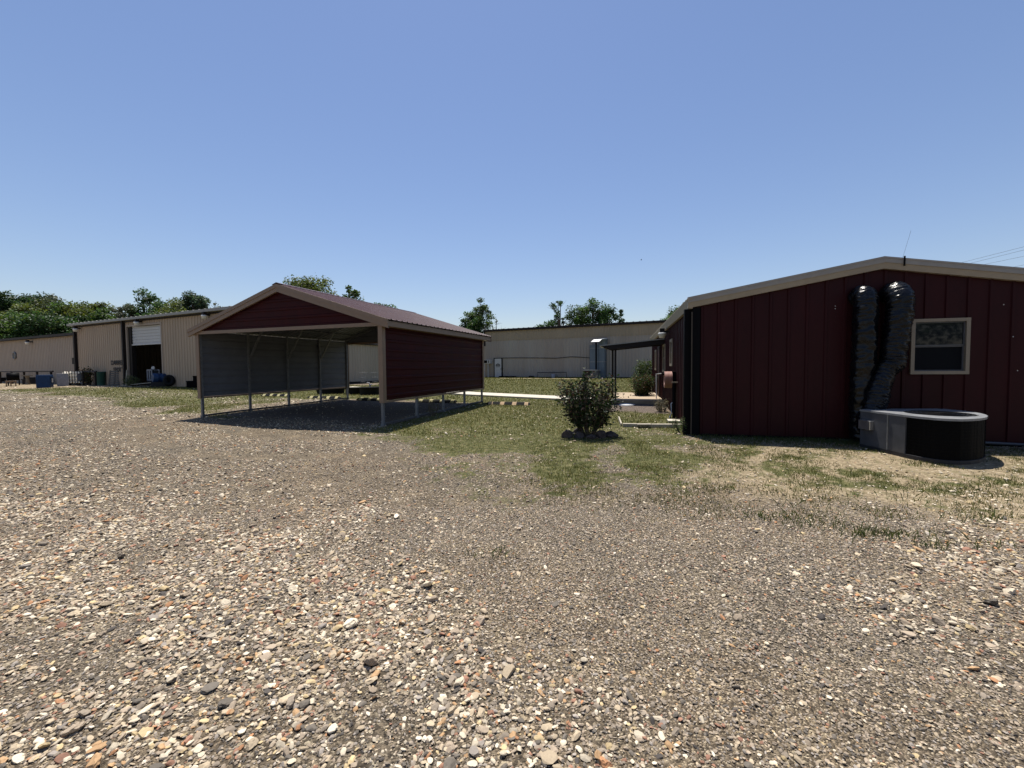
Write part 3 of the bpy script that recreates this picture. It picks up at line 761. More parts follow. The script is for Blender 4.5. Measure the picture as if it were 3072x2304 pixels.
for k in range(4):
    t = k * math.pi / 2 + .4
    d = Vector((math.cos(t), math.sin(t), 0)); s2 = Vector((-math.sin(t), math.cos(t), 0)); c = Vector((fcx, fcy, .65))
    mb.hexa([c + d * .08 - s2 * .09 + Vector((0, 0, -.03)), c + d * .36 - s2 * .12 + Vector((0, 0, -.03)), c + d * .36 + s2 * .12 + Vector((0, 0, .03)), c + d * .08 + s2 * .09 + Vector((0, 0, .03)),
             c + d * .08 - s2 * .09 + Vector((0, 0, -.026)), c + d * .36 - s2 * .12 + Vector((0, 0, -.026)), c + d * .36 + s2 * .12 + Vector((0, 0, .034)), c + d * .08 + s2 * .09 + Vector((0, 0, .034))])
mb.build("fan", M_black, ac)
mb = MB(); mb.prism(ring(.985), -.05, .098)
tag(mb.build("equipment_pad", M_flatstone), "thin concrete pad under the cooling unit", "pad", kind="structure")

# small fittings along the burgundy wall
mb = MB(); mb.tube([RB.P(2.6, -.12, .12), RB.P(4.5, -.10, .17), RB.P(6.4, -.12, .12)], .025, 8)
tag(mb.build("drain_pipe", M_acgrey), "thin grey pipe lying along the foot of the burgundy wall", "pipe")
sb = thing("splash_stone", "flat grey stone lying by the wall right of the cooling unit", "stone", (9.2, 7.0, .1))
v_ = []; r2 = np.random.default_rng(4)
mb = MB()
prof = []
for (k, z) in ((.6, .05), (.93, .07), (1.0, .12), (.97, .16), (.8, .17), (.02, .175)):
    prof.append([(9.2 + .62 * k * math.cos(t) * (1 + .08 * math.sin(3 * t + 1)), 7.0 + .26 * k * math.sin(t) * (1 + .06 * math.sin(2 * t)), z + .006 * math.sin(5 * t)) for t in np.linspace(0, 2 * math.pi, 29)[:-1]])
for i in range(len(prof) - 1):
    nn = 28
    mb.add(prof[i] + prof[i + 1], [(j, (j + 1) % nn, nn + (j + 1) % nn, nn + j) for j in range(nn)], 0, True)
mb.build("slab_body", M_flatstone, sb)

def wall_lamp(label, F, P, s_=1.0, tilt=0, group="dome lamps on the tan warehouse wall"):
    """P(a,d,z) maps along wall, out of wall, up (relative to mounting point)"""
    o = thing("wall_lamp", label, "lamp", P(0, 0, 0), group)
    mb = MB(); a = P(-.06 * s_, 0, 0)
    def bx(mb, a0, a1, d0, d1, z0, z1): mb.hexa([P(a0, d1, z0), P(a1, d1, z0), P(a1, d0, z0), P(a0, d0, z0), P(a0, d1, z1), P(a1, d1, z1), P(a1, d0, z1), P(a0, d0, z1)])
    bx(mb, -.06 * s_, .06 * s_, 0, .22 * s_, -.04 * s_, .04 * s_); bx(mb, -.08 * s_, .08 * s_, .18 * s_, .36 * s_, -.02 * s_, .14 * s_); mb.build("bracket", M_darktrim, o)
    mb = MB(); c = P(0, .27 * s_, 0)
    n = 20
    prof = [(.10, -.02), (.15, -.04), (.155, -.10), (.145, -.11), (.12, -.24), (.02, -.25)]
    vs = [c + Vector((r_ * s_ * math.cos(2 * math.pi * j / n), r_ * s_ * math.sin(2 * math.pi * j / n), z * s_)) for r_, z in prof for j in range(n)]
    mb.add(vs, [(i * n + j, i * n + (j + 1) % n, (i + 1) * n + (j + 1) % n, (i + 1) * n + j) for i in range(len(prof) - 1) for j in range(n)], 0, True)
    mb.build("lamp_shade", M_paleplastic, o)
    return o
wall_lamp("white ribbed dome lamp under the gutter of the burgundy building", RB, lambda a, d, z: RB.P(-.02 - d, 4.75 + a, 2.66 + z), .78, group="lamps on the burgundy wall")

hr = thing("hose_reel", "pinkish garden hose coiled on a wall hanger of the burgundy building", "hose", RB.P(0, 2.95, 1.2))
mb = MB()
for k in range(6):
    u = -.13 - .034 * k
    for rr_ in (.19, .155):
        mb.tube([RB.P(u, 2.95 + rr_ * math.cos(t) * 1.05, 1.22 + (rr_ * math.sin(t)) * (1.0 if math.sin(t) > 0 else 1.25)) for t in np.linspace(0, 2 * math.pi, 29)], .019, 8, cap=False)
mb.build("hose_coil", M_hose, hr)
mb = MB(); mb.box(RB, -.12, -.03, 2.82, 3.08, 1.08, 1.42); mb.tube([RB.P(-.05, 2.95, 1.36), RB.P(-.36, 2.95, 1.36)], .03, 8); mb.build("hanger", M_black, hr)
sp_ = thing("standpipe", "dark standpipe with short bracket beside the coiled hose", "pipe", RB.P(-.1, 2.55, .12))
mb = MB(); mb.tube([RB.P(-.1, 2.55, .05), RB.P(-.1, 2.55, 1.1)], .045, 10); mb.build("pipe", M_black, sp_)
mb = MB(); mb.box(RB, -.16, -.0, 2.52, 2.58, 1.12, 1.15); mb.build("bracket", M_winframe, sp_)
mb = MB(); mb.tube([RB.P(-.1, 2.56, .62), RB.P(-.17, 2.56, .56), RB.P(-.16, 2.56, .3), RB.P(-.22, 2.5, .18)], .012, 7); mb.build("spout", M_alu, sp_)
mb = MB(); mb.tube([RB.P(-.22, 7.25, .34), RB.P(-.22, 7.25, 1.28), RB.P(-.05, 7.25, 1.28)], .02, 8)
tag(mb.build("handrail", M_white), "thin white handrail at the porch step", "handrail")
mb = MB(); mb.box(RB, -.32, -.02, 1.7, 2.1, .12, .2); tag(mb.build("splash_block", M_concrete), "pale concrete splash block at the foot of the burgundy side wall", "splash block")
an = thing("antenna", "thin whip antenna on the roof trim of the burgundy building", "antenna", RB.P(3.56, -.05, 3.5))
mb = MB(); mb.bar(RB.P(3.45, -.06, 3.5), RB.P(3.72, -.06, 3.49), .03, .05); mb.bar(RB.P(3.56, -.14, 3.38), RB.P(3.56, -.14, 3.56), .02, .02); mb.build("mount", M_black, an)
mb = MB(); mb.tube([RB.P(3.56, -.06, 3.5), RB.P(3.72, .0, 4.05)], .0018, 6); mb.build("whip", M_acgrey, an)

# timber border and white lid on the grass
tb = thing("timber_border", "weathered pale timber border lying on the grass before the burgundy side wall", "timber border", (3.2, 9.95, .14))
mb = MB(); mb.bar((2.66, 10.12, gz(2.7, 10.1) + .035), (3.3, 10.0, gz(3.3, 10) + .035), .10, .09); mb.bar((3.31, 10.0, gz(3.3, 10) + .03), (3.98, 9.84, gz(3.9, 9.8) + .045), .11, .10); mb.build("long_board", M_woodgrey, tb)
mb = MB(); mb.bar((2.64, 10.18, gz(2.7, 10.1) + .03), (2.86, 11.3, gz(2.8, 11.3) + .05), .03, .09); mb.build("side_board", M_woodgrey, tb)
mb = MB(); mb.bar((2.95, 9.93, gz(3, 9.9) + .085), (3.25, 9.88, gz(3.2, 9.9) + .09), .14, .02); mb.build("loose_board", M_woodgrey, tb)
mb = MB(); z = gz(4.05, 14.8); mb.lathe(Fr((4.05, 14.82), 0), [(.27, z - .02), (.275, z + .025), (.25, z + .04), (.12, z + .06), (.001, z + .066)], 28)
tag(mb.build("well_lid", M_white), "white round lid on the mulch before the porch", "lid")

# ---------------------------------------------------------------- path
mb = MB()
PF = [(-10.5, 25.8), (-7.34, 23.45), (-3.32, 20.85), (-2.12, 19.71), (1.93, 16.98), (3.0, 16.5)]
PB = [(-10.2, 27.0), (-6.6, 24.5), (-2.7, 21.9), (-1.5, 20.75), (2.4, 18.1), (3.5, 17.5)]
for i in range(len(PF) - 1):
    a, b_, c, d = PF[i], PF[i + 1], PB[i + 1], PB[i]
    zz = lambda p: gz(p[0], p[1])
    lo = [Vector((p[0], p[1], zz(p) - .08)) for p in (a, b_, c, d)]; hi = [Vector((p[0], p[1], zz(p) + .07)) for p in (a, b_, c, d)]
    mb.hexa(lo + hi)
tag(mb.build("path", M_concrete), "pale concrete footpath across the lawn", "path", kind="structure")

# ---------------------------------------------------------------- wheel stops
STOPS = [((-12.2, 20.6), (-10.6, 20.05), "faded yellow and black wheel stop seen under the carport's left panel, farthest of the row"),
         ((-9.2, 19.0), (-7.5, 18.45), "yellow and black wheel stop before the low black trough"),
         ((-6.6, 17.95), (-4.95, 17.35), "yellow and black wheel stop before the round black stock tank"),
         ((-3.85, 16.85), (-2.15, 16.37), "yellow and black wheel stop behind the carport's right wall"),
         ((-1.02, 15.68), (.68, 15.16), "black wheel stop with tan blocks clear of the carport on the lawn")]
def make_stop():
    o = thing("wheel_stop", STOPS[0][2], "wheel stop", (0, 0, 0), "striped wheel stops in a row on the grass")
    def seg(x0, x1, e0=0, e1=0):
        mb = MB(); h0, h1 = (.1 if not e0 else .05), (.1 if not e1 else .05)
        pr_ = lambda x, h: [(x, -.125, 0), (x, -.05, h), (x, .05, h), (x, .125, 0)]
        A = pr_(x0, h0); B_ = pr_(x1, h1)
        mb.add(A + B_, [(0, 1, 2, 3), (7, 6, 5, 4), (0, 4, 5, 1), (1, 5, 6, 2), (2, 6, 7, 3), (3, 7, 4, 0)]); return mb
    mb = MB()
    xs = np.array([-.85, -.71, -.55, -.26, -.10, .2, .36, .66, .80, .85])
    bm_ = MB()
    for i in range(9):
        s_ = seg(xs[i], xs[i + 1], i == 0, i == 8)
        
        if i % 2 == 1: s_.build('painted_stripe', M_yellow, o)
        else: bm_.add(s_.v, s_.f)
    bm_.build("rubber_body", M_blackrub, o)
    return o
stop0 = make_stop()
for i, (a, b_, lab) in enumerate(STOPS):
    o = stop0 if i == 0 else copy_tree(stop0)
    mx, my = (a[0] + b_[0]) / 2, (a[1] + b_[1]) / 2
    o.location = (mx, my, gz(mx, my) + .012); o.rotation_euler = (0, 0, math.atan2(b_[1] - a[1], b_[0] - a[0])); o["label"] = lab
    if i == 4:
        for ch in o.children:
            if ch.name.startswith("painted"):
                ch.data = ch.data.copy(); ch.data.materials[0] = M_orangepaint

# ---------------------------------------------------------------- black tanks behind the carport
def tub(name, label, x, y, r, h, sy=1.0, cat="tank", parts=True):
    z = gz(x, y)
    o = thing(name, label, cat, (x, y, z))
    F = Fr((x, y), 0)
    class G:  # squashed plan
        def P(s_, u, v, zz): return F.P(u, v * sy, zz)
    mb = MB(); mb.lathe(G(), [(r * .9, z - .03), (r * .92, z + .05), (r * .97, z + h * .85), (r, z + h * .9), (r * 1.06, z + h * .93), (r * 1.06, z + h), (r * .97, z + h), (r * .93, z + h * .6), (r * .85, z + .05), (.001, z + .05)], 36)
    mb.build("tub", M_blackrub, o)
    mb = MB(); mb.lathe(G(), [(r * .935, z + h * .8), (.001, z + h * .8)], 36); mb.build("water_surface", M_glass, o)
    return o
t1 = tub("stock_tank", "round black stock tank with a pale pump head on the lawn behind the carport", -7.05, 20.95, .52, .38)
mb = MB(); mb.tube([(-7.05, 20.95, .3), (-7.05, 20.95, .75), (-7.1, 20.95, .86), (-7.2, 20.95, .86)], .03, 8); mb.tube([(-7.05, 20.95, .74), (-6.95, 20.95, .78)], .03, 8); mb.build("pump_head", M_greybox, t1)
tub("stock_tank", "wide low black tub beside the carport's back post", -8.0, 21.4, .46, .34, .8)
tr = tub("stock_tank", "low black trough with a pale board across it seen beneath the carport panel", -9.42, 21.9, .75, .30, .6)
mb = MB(); mb.bar((-10.1, 21.75, .57), (-8.75, 21.8, .585), .3, .03); tag(mb.build("pale_board", M_woodgrey), "pale board lying across the low black trough", "board")
for (x, y, lab) in ((-9.5, 27.0, "wire plant cage left of the pump head behind the stock tank"), (-8.75, 27.0, "wire plant cage right of the pump head behind the stock tank")):
    mb = MB(); z = gz(x, y)
    for k, h in enumerate((.35, .65, .95)):
        r_ = .16 + .05 * k
        mb.tube([(x + r_ * math.cos(t), y + r_ * math.sin(t), z + h) for t in np.linspace(0, 2 * math.pi, 17)], .004, 5, cap=False)
    for t in np.linspace(0, 2 * math.pi, 5)[:-1]: mb.tube([(x + .12 * math.cos(t), y + .12 * math.sin(t), z), (x + .26 * math.cos(t), y + .26 * math.sin(t), z + .96)], .004, 5)
    tag(mb.build("plant_cage", M_galv), lab, "plant cage", "wire plant cages by the stock tank")

# ---------------------------------------------------------------- left tan warehouse
LW = Fr((-33.94, 33.0), R(25))
LE, LU = 5.08, 19.8
wh = thing("warehouse", "long tan ribbed metal warehouse with an open roller door", "warehouse", LW.P(LU / 2, 8, .4))
DO = (7.78, 12.05, .3, 4.60)
RIBW = [(0, 0), (.30, 0), (.40, .035), (.60, .035), (.70, 0), (1 - 1e-4, 0)]
mb = MB(); mb.corr(lambda s_, t, h: LW.P(s_, -h, t), 0, LU, .2, LE, .30, RIBW, holes=[DO]); mb.build("front_wall", M_tanwall, wh)
mb = MB()
mb.corr(lambda s_, t, h: LW.P(LU + h, s_, t), 0, 18, .2, LE, .30, RIBW); mb.corr(lambda s_, t, h: LW.P(-h, s_, t), 0, 18, .2, LE, .30, RIBW, flip=-1)
mb.quad(LW.P(0, 18, .2), LW.P(LU, 18, .2), LW.P(LU, 18, LE), LW.P(0, 18, LE)); mb.build("rear_wall", M_tanwall, wh)
def roofslab(mb, F, u0, u1, v0, v1, z0, z1, th=.05):
    mb.corr(lambda s_, t, h: F.P(s_, t, z0 + (z1 - z0) * (t - v0) / (v1 - v0) + h + th), u0, u1, v0, v1, .6, [(0, 0), (.8, 0), (.85, .04), (.95, .04), (1 - 1e-4, 0)])
    mb.quad(F.P(u0, v0, z0), F.P(u0, v1, z1), F.P(u1, v1, z1), F.P(u1, v0, z0))
mb = MB(); roofslab(mb, LW, -.3, LU + .2, -.3, 9, LE + .05, LE + .45); roofslab(mb, LW, -.3, LU + .2, 9, 18.2, LE + .45, LE + .05)
rf = mb.build("roof", M_roofgrey, wh)
mb = MB(); mb.box(LW, -.3, LU + .2, -.36, -.04, LE - .06, LE + .10); mb.build("gutter", M_roofgrey, rf)
mb = MB(); mb.box(LW, 0, LU, -.10, -.04, LE - .17, LE - .062); mb.build("eave_trim", M_darktrim, wh)
for u in (.25, 7.45):
    mb = MB(); mb.box(LW, u - .09, u + .09, -.2, -.04, .38, LE - .07); mb.build("downspout", M_darktrim, wh)
mb = MB()
a0, a1, z0, z1 = DO
mb.box(LW, a0 - .12, a0, -.06, .04, .3, z1 + .12); mb.box(LW, a1, a1 + .12, -.06, .04, .3, z1 + .12); mb.box(LW, a0, a1, -.06, .04, z1, z1 + .12)
df = mb.build("door_frame", M_tanwall2, wh)
mb = MB(); mb.corr(lambda s_, t, h: LW.P(t, .12 - h, s_), 3.38, 4.59, a0 + .35, a1 - .01, .205, [(0, 0), (.80, 0), (.86, -.03), (.94, -.03), (1 - 1e-4, 0)], flip=-1); mb.box(LW, a0 + .35, a1, .06, .16, 3.30, 3.378)
mb.build("roller_door", M_white, wh)
mb = MB(); mb.box(LW, a0 + .002, a0 + .34, .05, .3, .3, 4.59); mb.build("door_track", M_darktrim, df)
mb = MB(); mb.box(LW, .1, LU - .1, .37, 17.9, .2, .48); mb.build("floor_slab", M_concrete, wh)
# painted words on the wall
def words(body, u, z, size, parent, F, d):
    cu = bpy.data.curves.new("lettering", 'FONT'); cu.body = body; cu.size = size; cu.extrude = .003; cu.space_character = 1.15; cu.offset = .018
    tmp = bpy.data.objects.new("lettering", cu)
    me = bpy.data.meshes.new_from_object(tmp); bpy.data.objects.remove(tmp); bpy.data.curves.remove(cu)
    me.materials.clear(); me.materials.append(M_paint)
    o = bpy.data.objects.new("lettering", me); col.objects.link(o)
    o.parent = parent; o.location = F.P(u, -d, z) - wloc(parent); o.rotation_euler = (R(90), 0, -F.a)
    return o
words("DARREL", 5.40, 1.98, .43, wh, LW, .045)
words("SPOT", 5.72, 1.48, .43, wh, LW, .045)
# low section on the left
mb = MB(); mb.corr(lambda s_, t, h: LW.P(s_, .3 - h, t), -34, -.02, .2, 4.42, .30, RIBW); lw_ = mb
lowh = thing("warehouse_wing", "lower tan wing of the warehouse behind the pipe rail", "warehouse", LW.P(-16, 6, .4))
lw_.build("front_wall", M_tanwall2, lowh)
mb = MB(); roofslab(mb, LW, -34, -.32, .05, 9, 4.45, 4.8); roofslab(mb, LW, -34, -.32, 9, 17.9, 4.8, 4.45); rf2 = mb.build("roof", M_roofgrey, lowh)
mb = MB(); mb.box(LW, -34, -.32, -.02, .26, 4.36, 4.56); mb.build("gutter", M_darktrim, rf2)
mb = MB(); mb.quad(LW.P(-34, 17.9, .2), LW.P(-.02, 17.9, .2), LW.P(-.02, 17.9, 4.45), LW.P(-34, 17.9, 4.45)); mb.quad(LW.P(-34, .3, .2), LW.P(-34, 17.9, .2), LW.P(-34, 17.9, 4.45), LW.P(-34, .3, 4.45)); mb.build("rear_wall", M_tanwall2, lowh)
mb = MB(); mb.box(LW, -.25, -.08, .1, .24, .38, 4.35); mb.build("downspout", M_darktrim, lowh)
mb = MB()
c = LW.P(-12.6, .24, 3.0)
mb.tube([c + LW.u * (.3 * math.cos(t)) + Vector((0, 0, .3 * math.sin(t))) for t in np.linspace(0, 2 * math.pi, 25)], .06, 8, cap=False)
for k in range(-2, 3): mb.bar(c + LW.u * -.26 + Vector((0, 0, .1 * k)), c + LW.u * .26 + Vector((0, 0, .1 * k)), .03, .05)
mb.build("vent", M_galv, lowh)
mb = MB(); mb.box(LW, -1.0, -.7, .08, .24, 2.1, 2.6); mb.tube([LW.P(-.85, .18, .45), LW.P(-.85, .18, 2.1)], .035, 8); mb.build("meter_box", M_darktrim, lowh)
for u, z, lab, d in ((-8.8, 4.12, "dome lamp on the low wing above the pipe rail", -.28), (1.0, 4.80, "dome lamp under the eave at the warehouse corner beside the downspouts", .03), (9.75, 4.85, "bright dome lamp above the open roller door", .03), (17.35, 4.86, "dome lamp under the eave just left of the carport roof", .03)):
    wall_lamp(lab, LW, lambda a, dd, zz, u=u, z=z, d=d: LW.P(u + a, -d - dd, z + zz), 1.05)

# pale wing seen through the carport
WG = Fr((-13.77, 29.1), math.atan2(.44, .9) - math.pi / 2)   # u runs away to the back right
wg = thing("metal_shed", "pale tan ribbed shed seen through the open back of the carport", "shed", (-12, 34, .4))
mb = MB(); mb.corr(lambda s_, t, h: WG.P(s_, -h, t), -.5, 10.5, .2, 3.42, .27, RIBW); mb.build("front_wall", M_wing, wg)
mb = MB()
mb.quad(WG.P(-.5, 0, .2), WG.P(-.5, 4, .2), WG.P(-.5, 4, 3.6), WG.P(-.5, 0, 3.42)); mb.quad(WG.P(10.5, 0, .2), WG.P(10.5, 4, .2), WG.P(10.5, 4, 3.6), WG.P(10.5, 0, 3.42)); mb.quad(WG.P(-.5, 4, .2), WG.P(10.5, 4, .2), WG.P(10.5, 4, 3.6), WG.P(-.5, 4, 3.6)); mb.build("rear_wall", M_wing, wg)
mb = MB(); mb.hexa([WG.P(-.6, 4.1, 3.58), WG.P(10.6, 4.1, 3.58), WG.P(10.6, -.2, 3.42), WG.P(-.6, -.2, 3.42), WG.P(-.6, 4.1, 3.66), WG.P(10.6, 4.1, 3.66), WG.P(10.6, -.2, 3.5), WG.P(-.6, -.2, 3.5)]); mb.build("roof", M_darktrim, wg)
mb = MB(); mb.box(WG, -.5, 10.5, -.055, -.037, .2, .55); mb.build("base_trim", M_darktrim, wg)

# ---------------------------------------------------------------- far warehouse in the middle
FW = Fr((-2.92, 47.2), R(27))
FE = 5.56
fwh = thing("warehouse", "far two tone warehouse with tan upper band and grey lower wall across the lawn", "warehouse", FW.P(14, 8, .4))
mb = MB(); mb.corr(lambda s_, t, h: FW.P(s_, -h, t), 0, 34, .2, 4.47, .30, RIBW); mb.build("lower_wall", M_farlo, fwh)
mb = MB(); mb.corr(lambda s_, t, h: FW.P(s_, -h - .045, t), 0, 34, 4.44, FE, .30, RIBW); mb.build("upper_wall", M_farup, fwh)
mb = MB(); mb.quad(FW.P(0, 0, .2), FW.P(0, 18, .2), FW.P(0, 18, FE), FW.P(0, 0, FE)); mb.quad(FW.P(34, 0, .2), FW.P(34, 18, .2), FW.P(34, 18, FE), FW.P(34, 0, FE)); mb.quad(FW.P(0, 18, .2), FW.P(34, 18, .2), FW.P(34, 18, FE), FW.P(0, 18, FE)); mb.build("rear_wall", M_farlo, fwh)
mb = MB(); roofslab(mb, FW, -.1, 34.1, -.15, 9, FE + .08, FE + .35); roofslab(mb, FW, -.1, 34.1, 9, 18.1, FE + .35, FE + .08); rf3 = mb.build("roof", M_roofgrey, fwh)
mb = MB(); mb.box(FW, -.12, 34.1, -.24, -.085, FE - .1, FE + .12); mb.box(FW, -.16, -.02, -.1, .3, 3.9, FE - .1); mb.build("eave_trim", M_darktrim, rf3)
mb = MB(); mb.box(FW, 0, 34, -.06, -.037, .2, .5); mb.build("base_trim", M_darktrim, fwh)
mb = MB(); mb.corr(lambda s_, t, h: FW.P(s_, .35 - h, t), -4, -.02, .2, 4.6, .30, RIBW); mb.build("left_bay", M_tanwall2, fwh)
mb = MB(); mb.box(FW, 1.2, 2.06, -.11, -.05, .46, 2.48); fd = mb.build("door", M_white, fwh)
mb = MB(); mb.box(FW, 1.1, 1.197, -.13, -.04, .42, 2.56); mb.box(FW, 2.063, 2.16, -.13, -.04, .42, 2.56); mb.box(FW, 1.197, 2.063, -.13, -.04, 2.483, 2.56); mb.build("door_frame", M_black, fd)
mb = MB(); c = lambda u, z: FW.P(u, -.113, z)
for u0, u1, z0_, z1_, k in ((1.36, 1.58, 1.68, 1.88, .12), (1.66, 1.88, 1.68, 1.88, .12), (1.52, 1.72, 1.84, 1.95, .05)):
    mb.quad(c(u0 - .05, z0_), c(u1 + .05, z0_), c(u1 - .03, z1_), c(u0 + .03, z1_))
mb.quad(c(1.34, 1.56), c(1.90, 1.56), c(1.90, 1.62), c(1.34, 1.62))
mb.build("door_emblem", M_acgrey, fd)
mb = MB(); mb.tube([FW.P(2.0, -.11, 1.35), FW.P(2.0, -.18, 1.35)], .035, 8); mb.build("door_handle", M_black, fd)
mb = MB()
mb.tube([FW.P(u, -.06, z) for u, z in ((2.2, 2.54), (4.5, 2.52), (7.0, 2.46), (8.4, 2.41), (10.0, 2.53), (11.3, 2.45), (12.2, 2.35))], .03, 6); mb.build("pipe_run", M_darktrim, fwh)
wa = thing("window_air_conditioner", "boxy white window air conditioner on two stilts left of the far white door", "air conditioner", FW.P(.45, -.3, 1.9))
mb = MB(); mb.box(FW, .05, .85, -.55, -.05, 1.95, 2.36); mb.build("casing", M_white, wa)
mb = MB(); mb.box(FW, .1, .52, -.57, -.552, 2.0, 2.31); mb.box(FW, .66, .74, -.57, -.552, 2.03, 2.30); mb.build("grille", M_black, wa)
for u in (.08, .55):
    mb = MB(); mb.box(FW, u, u + .07, -.5, -.43, .36, 1.948); mb.build("stand_leg", M_white, wa)
mb = MB(); mb.box(FW, .3, .42, -.12, -.04, 1.1, 1.5); tag(mb.build("electric_meter", M_greybox), "small grey electric meter under the window air conditioner", "meter")
mb = MB(); mb.box(FW, 1.95, 3.85, -.9, -.12, .34, .40); mb.box(FW, 1.95, 2.0, -.9, -.12, .2, .34); mb.box(FW, 3.8, 3.85, -.9, -.12, .2, .34); mb.box(FW, 2.0, 3.8, -.88, -.86, .2, .34); mb.box(FW, 1.95, 3.85, -.55, -.12, .40, .58)
tag(mb.build("door_step", M_black), "low black wooden step beside the far white door", "step")
for u, w, h, lab, nm, mt in ((5.8, .55, .2, "low dark tray at the foot of the far warehouse", "tray", M_blackrub), (8.25, .45, .42, "small pale planter at the foot of the far warehouse", "planter", M_greybox)):
    mb = MB(); p = FW.P(u, -.5, 0); z = gz(p.x, p.y)
    mb.lathe(Fr((p.x, p.y), 0), [(w * .4, z - .02), (w * .5, z + h), (w * .45, z + h), (w * .38, z + .05), (.001, z + .05)], 14); tag(mb.build(nm, mt), lab, nm)
mb = MB(); mb.tube([FW.P(6.4, -.3, .4), FW.P(6.4, -.3, .95), FW.P(9.6, -.3, .97), FW.P(9.6, -.3, .4)], .03, 7); tag(mb.build("low_rail", M_darktrim), "low dark pipe rail along the foot of the far warehouse", "rail")
vd = thing("vent_stack", "blue grey sheet metal duct tower on the far warehouse wall", "duct", FW.P(12.9, -.5, .5))
mb = MB(); mb.box(FW, 12.15, 13.0, -.8, -.05, .4, 3.6); mb.box(FW, 13.02, 13.6, -.8, -.05, .4, 3.9); mb.build("duct_box", M_duct, vd)
mb = MB(); mb.box(FW, 12.13, 13.62, -.82, -.04, 3.25, 3.33); mb.box(FW, 12.13, 13.62, -.82, -.04, 1.95, 2.03); mb.build("seam_band", M_actop, vd)
F2 = Fr(FW.P(13.4, -.45, 0)[:2], 0)
mb = MB(); mb.lathe(F2, [(.4, 3.5), (.4, 4.08), (.44, 4.1), (.42, 4.18), (.001, 4.22)], 20); mb.build("duct_cap", M_duct, vd)
mb = MB(); mb.hexa([FW.P(12.45, -1.4, 3.85), FW.P(13.25, -1.4, 3.85), FW.P(13.4, -.95, 4.1), FW.P(12.6, -.95, 4.1), FW.P(12.45, -1.4, 3.88), FW.P(13.25, -1.4, 3.88), FW.P(13.4, -.95, 4.13), FW.P(12.6, -.95, 4.13)]); mb.build("rain_hood", M_white, vd)
mb = MB(); mb.tube([FW.P(12.9, -1.2, .4), FW.P(12.9, -1.2, 3.86)], .08, 8); mb.build("support_pole", M_black, vd)
cu_ = thing("condenser_unit", "grey condenser box at the foot of the duct tower behind the shrub", "air conditioner", FW.P(12.6, -1.6, .4))
mb = MB(); mb.box(FW, 11.9, 13.3, -2.1, -1.3, .35, 1.15); mb.build("casing", M_acgrey, cu_)
mb = MB(); mb.box(FW, 11.85, 13.35, -2.15, -1.25, 1.152, 1.22); mb.build("lid", M_actop, cu_)
mb = MB(); mb.box(FW, 11.98, 12.55, -2.125, -2.103, .45, 1.1); mb.build("coil_face", M_darktrim, cu_)

# ---------------------------------------------------------------- yard clutter on the left (faces the camera)
def yard(x, y, ang=None):
    """frame at ground point, v pointing away from the camera"""
    a = math.atan2(x, y) if ang is None else ang
    F = Fr((x, y), a); k = math.cos(math.atan2(x, y)); F.u = F.u * k; F.v = F.v * k; F.z = gz(x, y); return F
F = yard(-31.80, 28.75, -.55); z = F.z
bb = thing("blue_crate", "blue plastic crate with a dark window standing on the drive", "crate", (-31.80, 28.75, z))
mb = MB(); mb.box(F, -.5, .5, -.45, .45, z, z + .86); mb.build("shell", M_blue, bb, bevel=.02)
mb = MB()
for zz in (.18, .36, .54, .72): mb.box(F, .502, .53, -.42, .42, z + zz, z + zz + .03); mb.box(F, -.46, .46, -.47, -.452, z + zz, z + zz + .025)
mb.build("rib", M_blue, bb)
mb = MB(); mb.box(F, .53, .545, -.12, .2, z + .34, z + .62); mb.build("label_plate", M_greybox, bb)
F = yard(-32.0, 30.1); z = F.z
wb = thing("white_box", "weathered white box between the blue crate and the caged tank", "box", (-32.0, 30.1, z))
mb = MB(); mb.box(F, -.42, .42, -.35, .35, z, z + .84); mb.build("shell", M_greybox, wb, bevel=.015)
mb = MB(); mb.box(F, -.44, .44, -.37, .37, z + .842, z + .88); mb.build("lid", M_greybox, wb, bevel=.01)
F = yard(-31.9, 31.0); z = F.z
ib = thing("caged_tank", "white plastic liquid tank in a wire cage with a grey plate", "tank", (-31.9, 31.0, z))
mb = MB(); mb.box(F, -.62, 1.0, -.5, .5, z + .18, z + 1.02); mb.box(F, -1.03, -.62, -.5, .5, z + .72, z + 1.02); bo = mb.build("bottle", M_tankplastic, ib, bevel=.09)
bca = bo.data.color_attributes.new("tint", 'FLOAT_COLOR', 'POINT'); bca.data.foreach_set("color", [.85, .83, .76, 1.0] * len(bo.data.vertices))
mb = MB()
for u in np.linspace(-.95, 1.0, 11):
    lo = .66 if u < -.62 else .14
    mb.bar(F.P(u, -.53, z + lo), F.P(u, -.53, z + 1.05), .028, .028); mb.bar(F.P(u, -.53, z + 1.05), F.P(u, .53, z + 1.05), .028, .028)
for zz in (.16, .4, .62, .84): mb.bar(F.P(-.62, -.54, z + zz), F.P(1.02, -.54, z + zz), .028, .028); mb.bar(F.P(1.02, -.54, z + zz), F.P(1.02, .54, z + zz), .028, .028)
mb.build("cage", M_darktrim, ib)
mb = MB(); mb.box(F, -.02, .9, -.58, -.56, z + .3, z + .84); mb.build("plate", M_liner, ib)
mb = MB(); mb.box(F, -.62, 1.02, -.54, .54, z + .0, z + .05); mb.box(F, -.62, 1.02, -.54, .54, z + .10, z + .138)
for u in (-.6, .1, .85): mb.box(F, u, u + .16, -.53, .53, z + .05, z + .10)
mb.build("pallet", M_darktrim, ib)
mb = MB(); mb.box(F, .2, .5, -.62, -.56, z + .12, z + .28); mb.build("valve", M_greybox, ib)
F = yard(-30.11, 30.9); z = F.z
gb = thing("green_bin", "dark green round bin between the caged tank and the leaning pallet", "bin", (-30.11, 30.9, z))
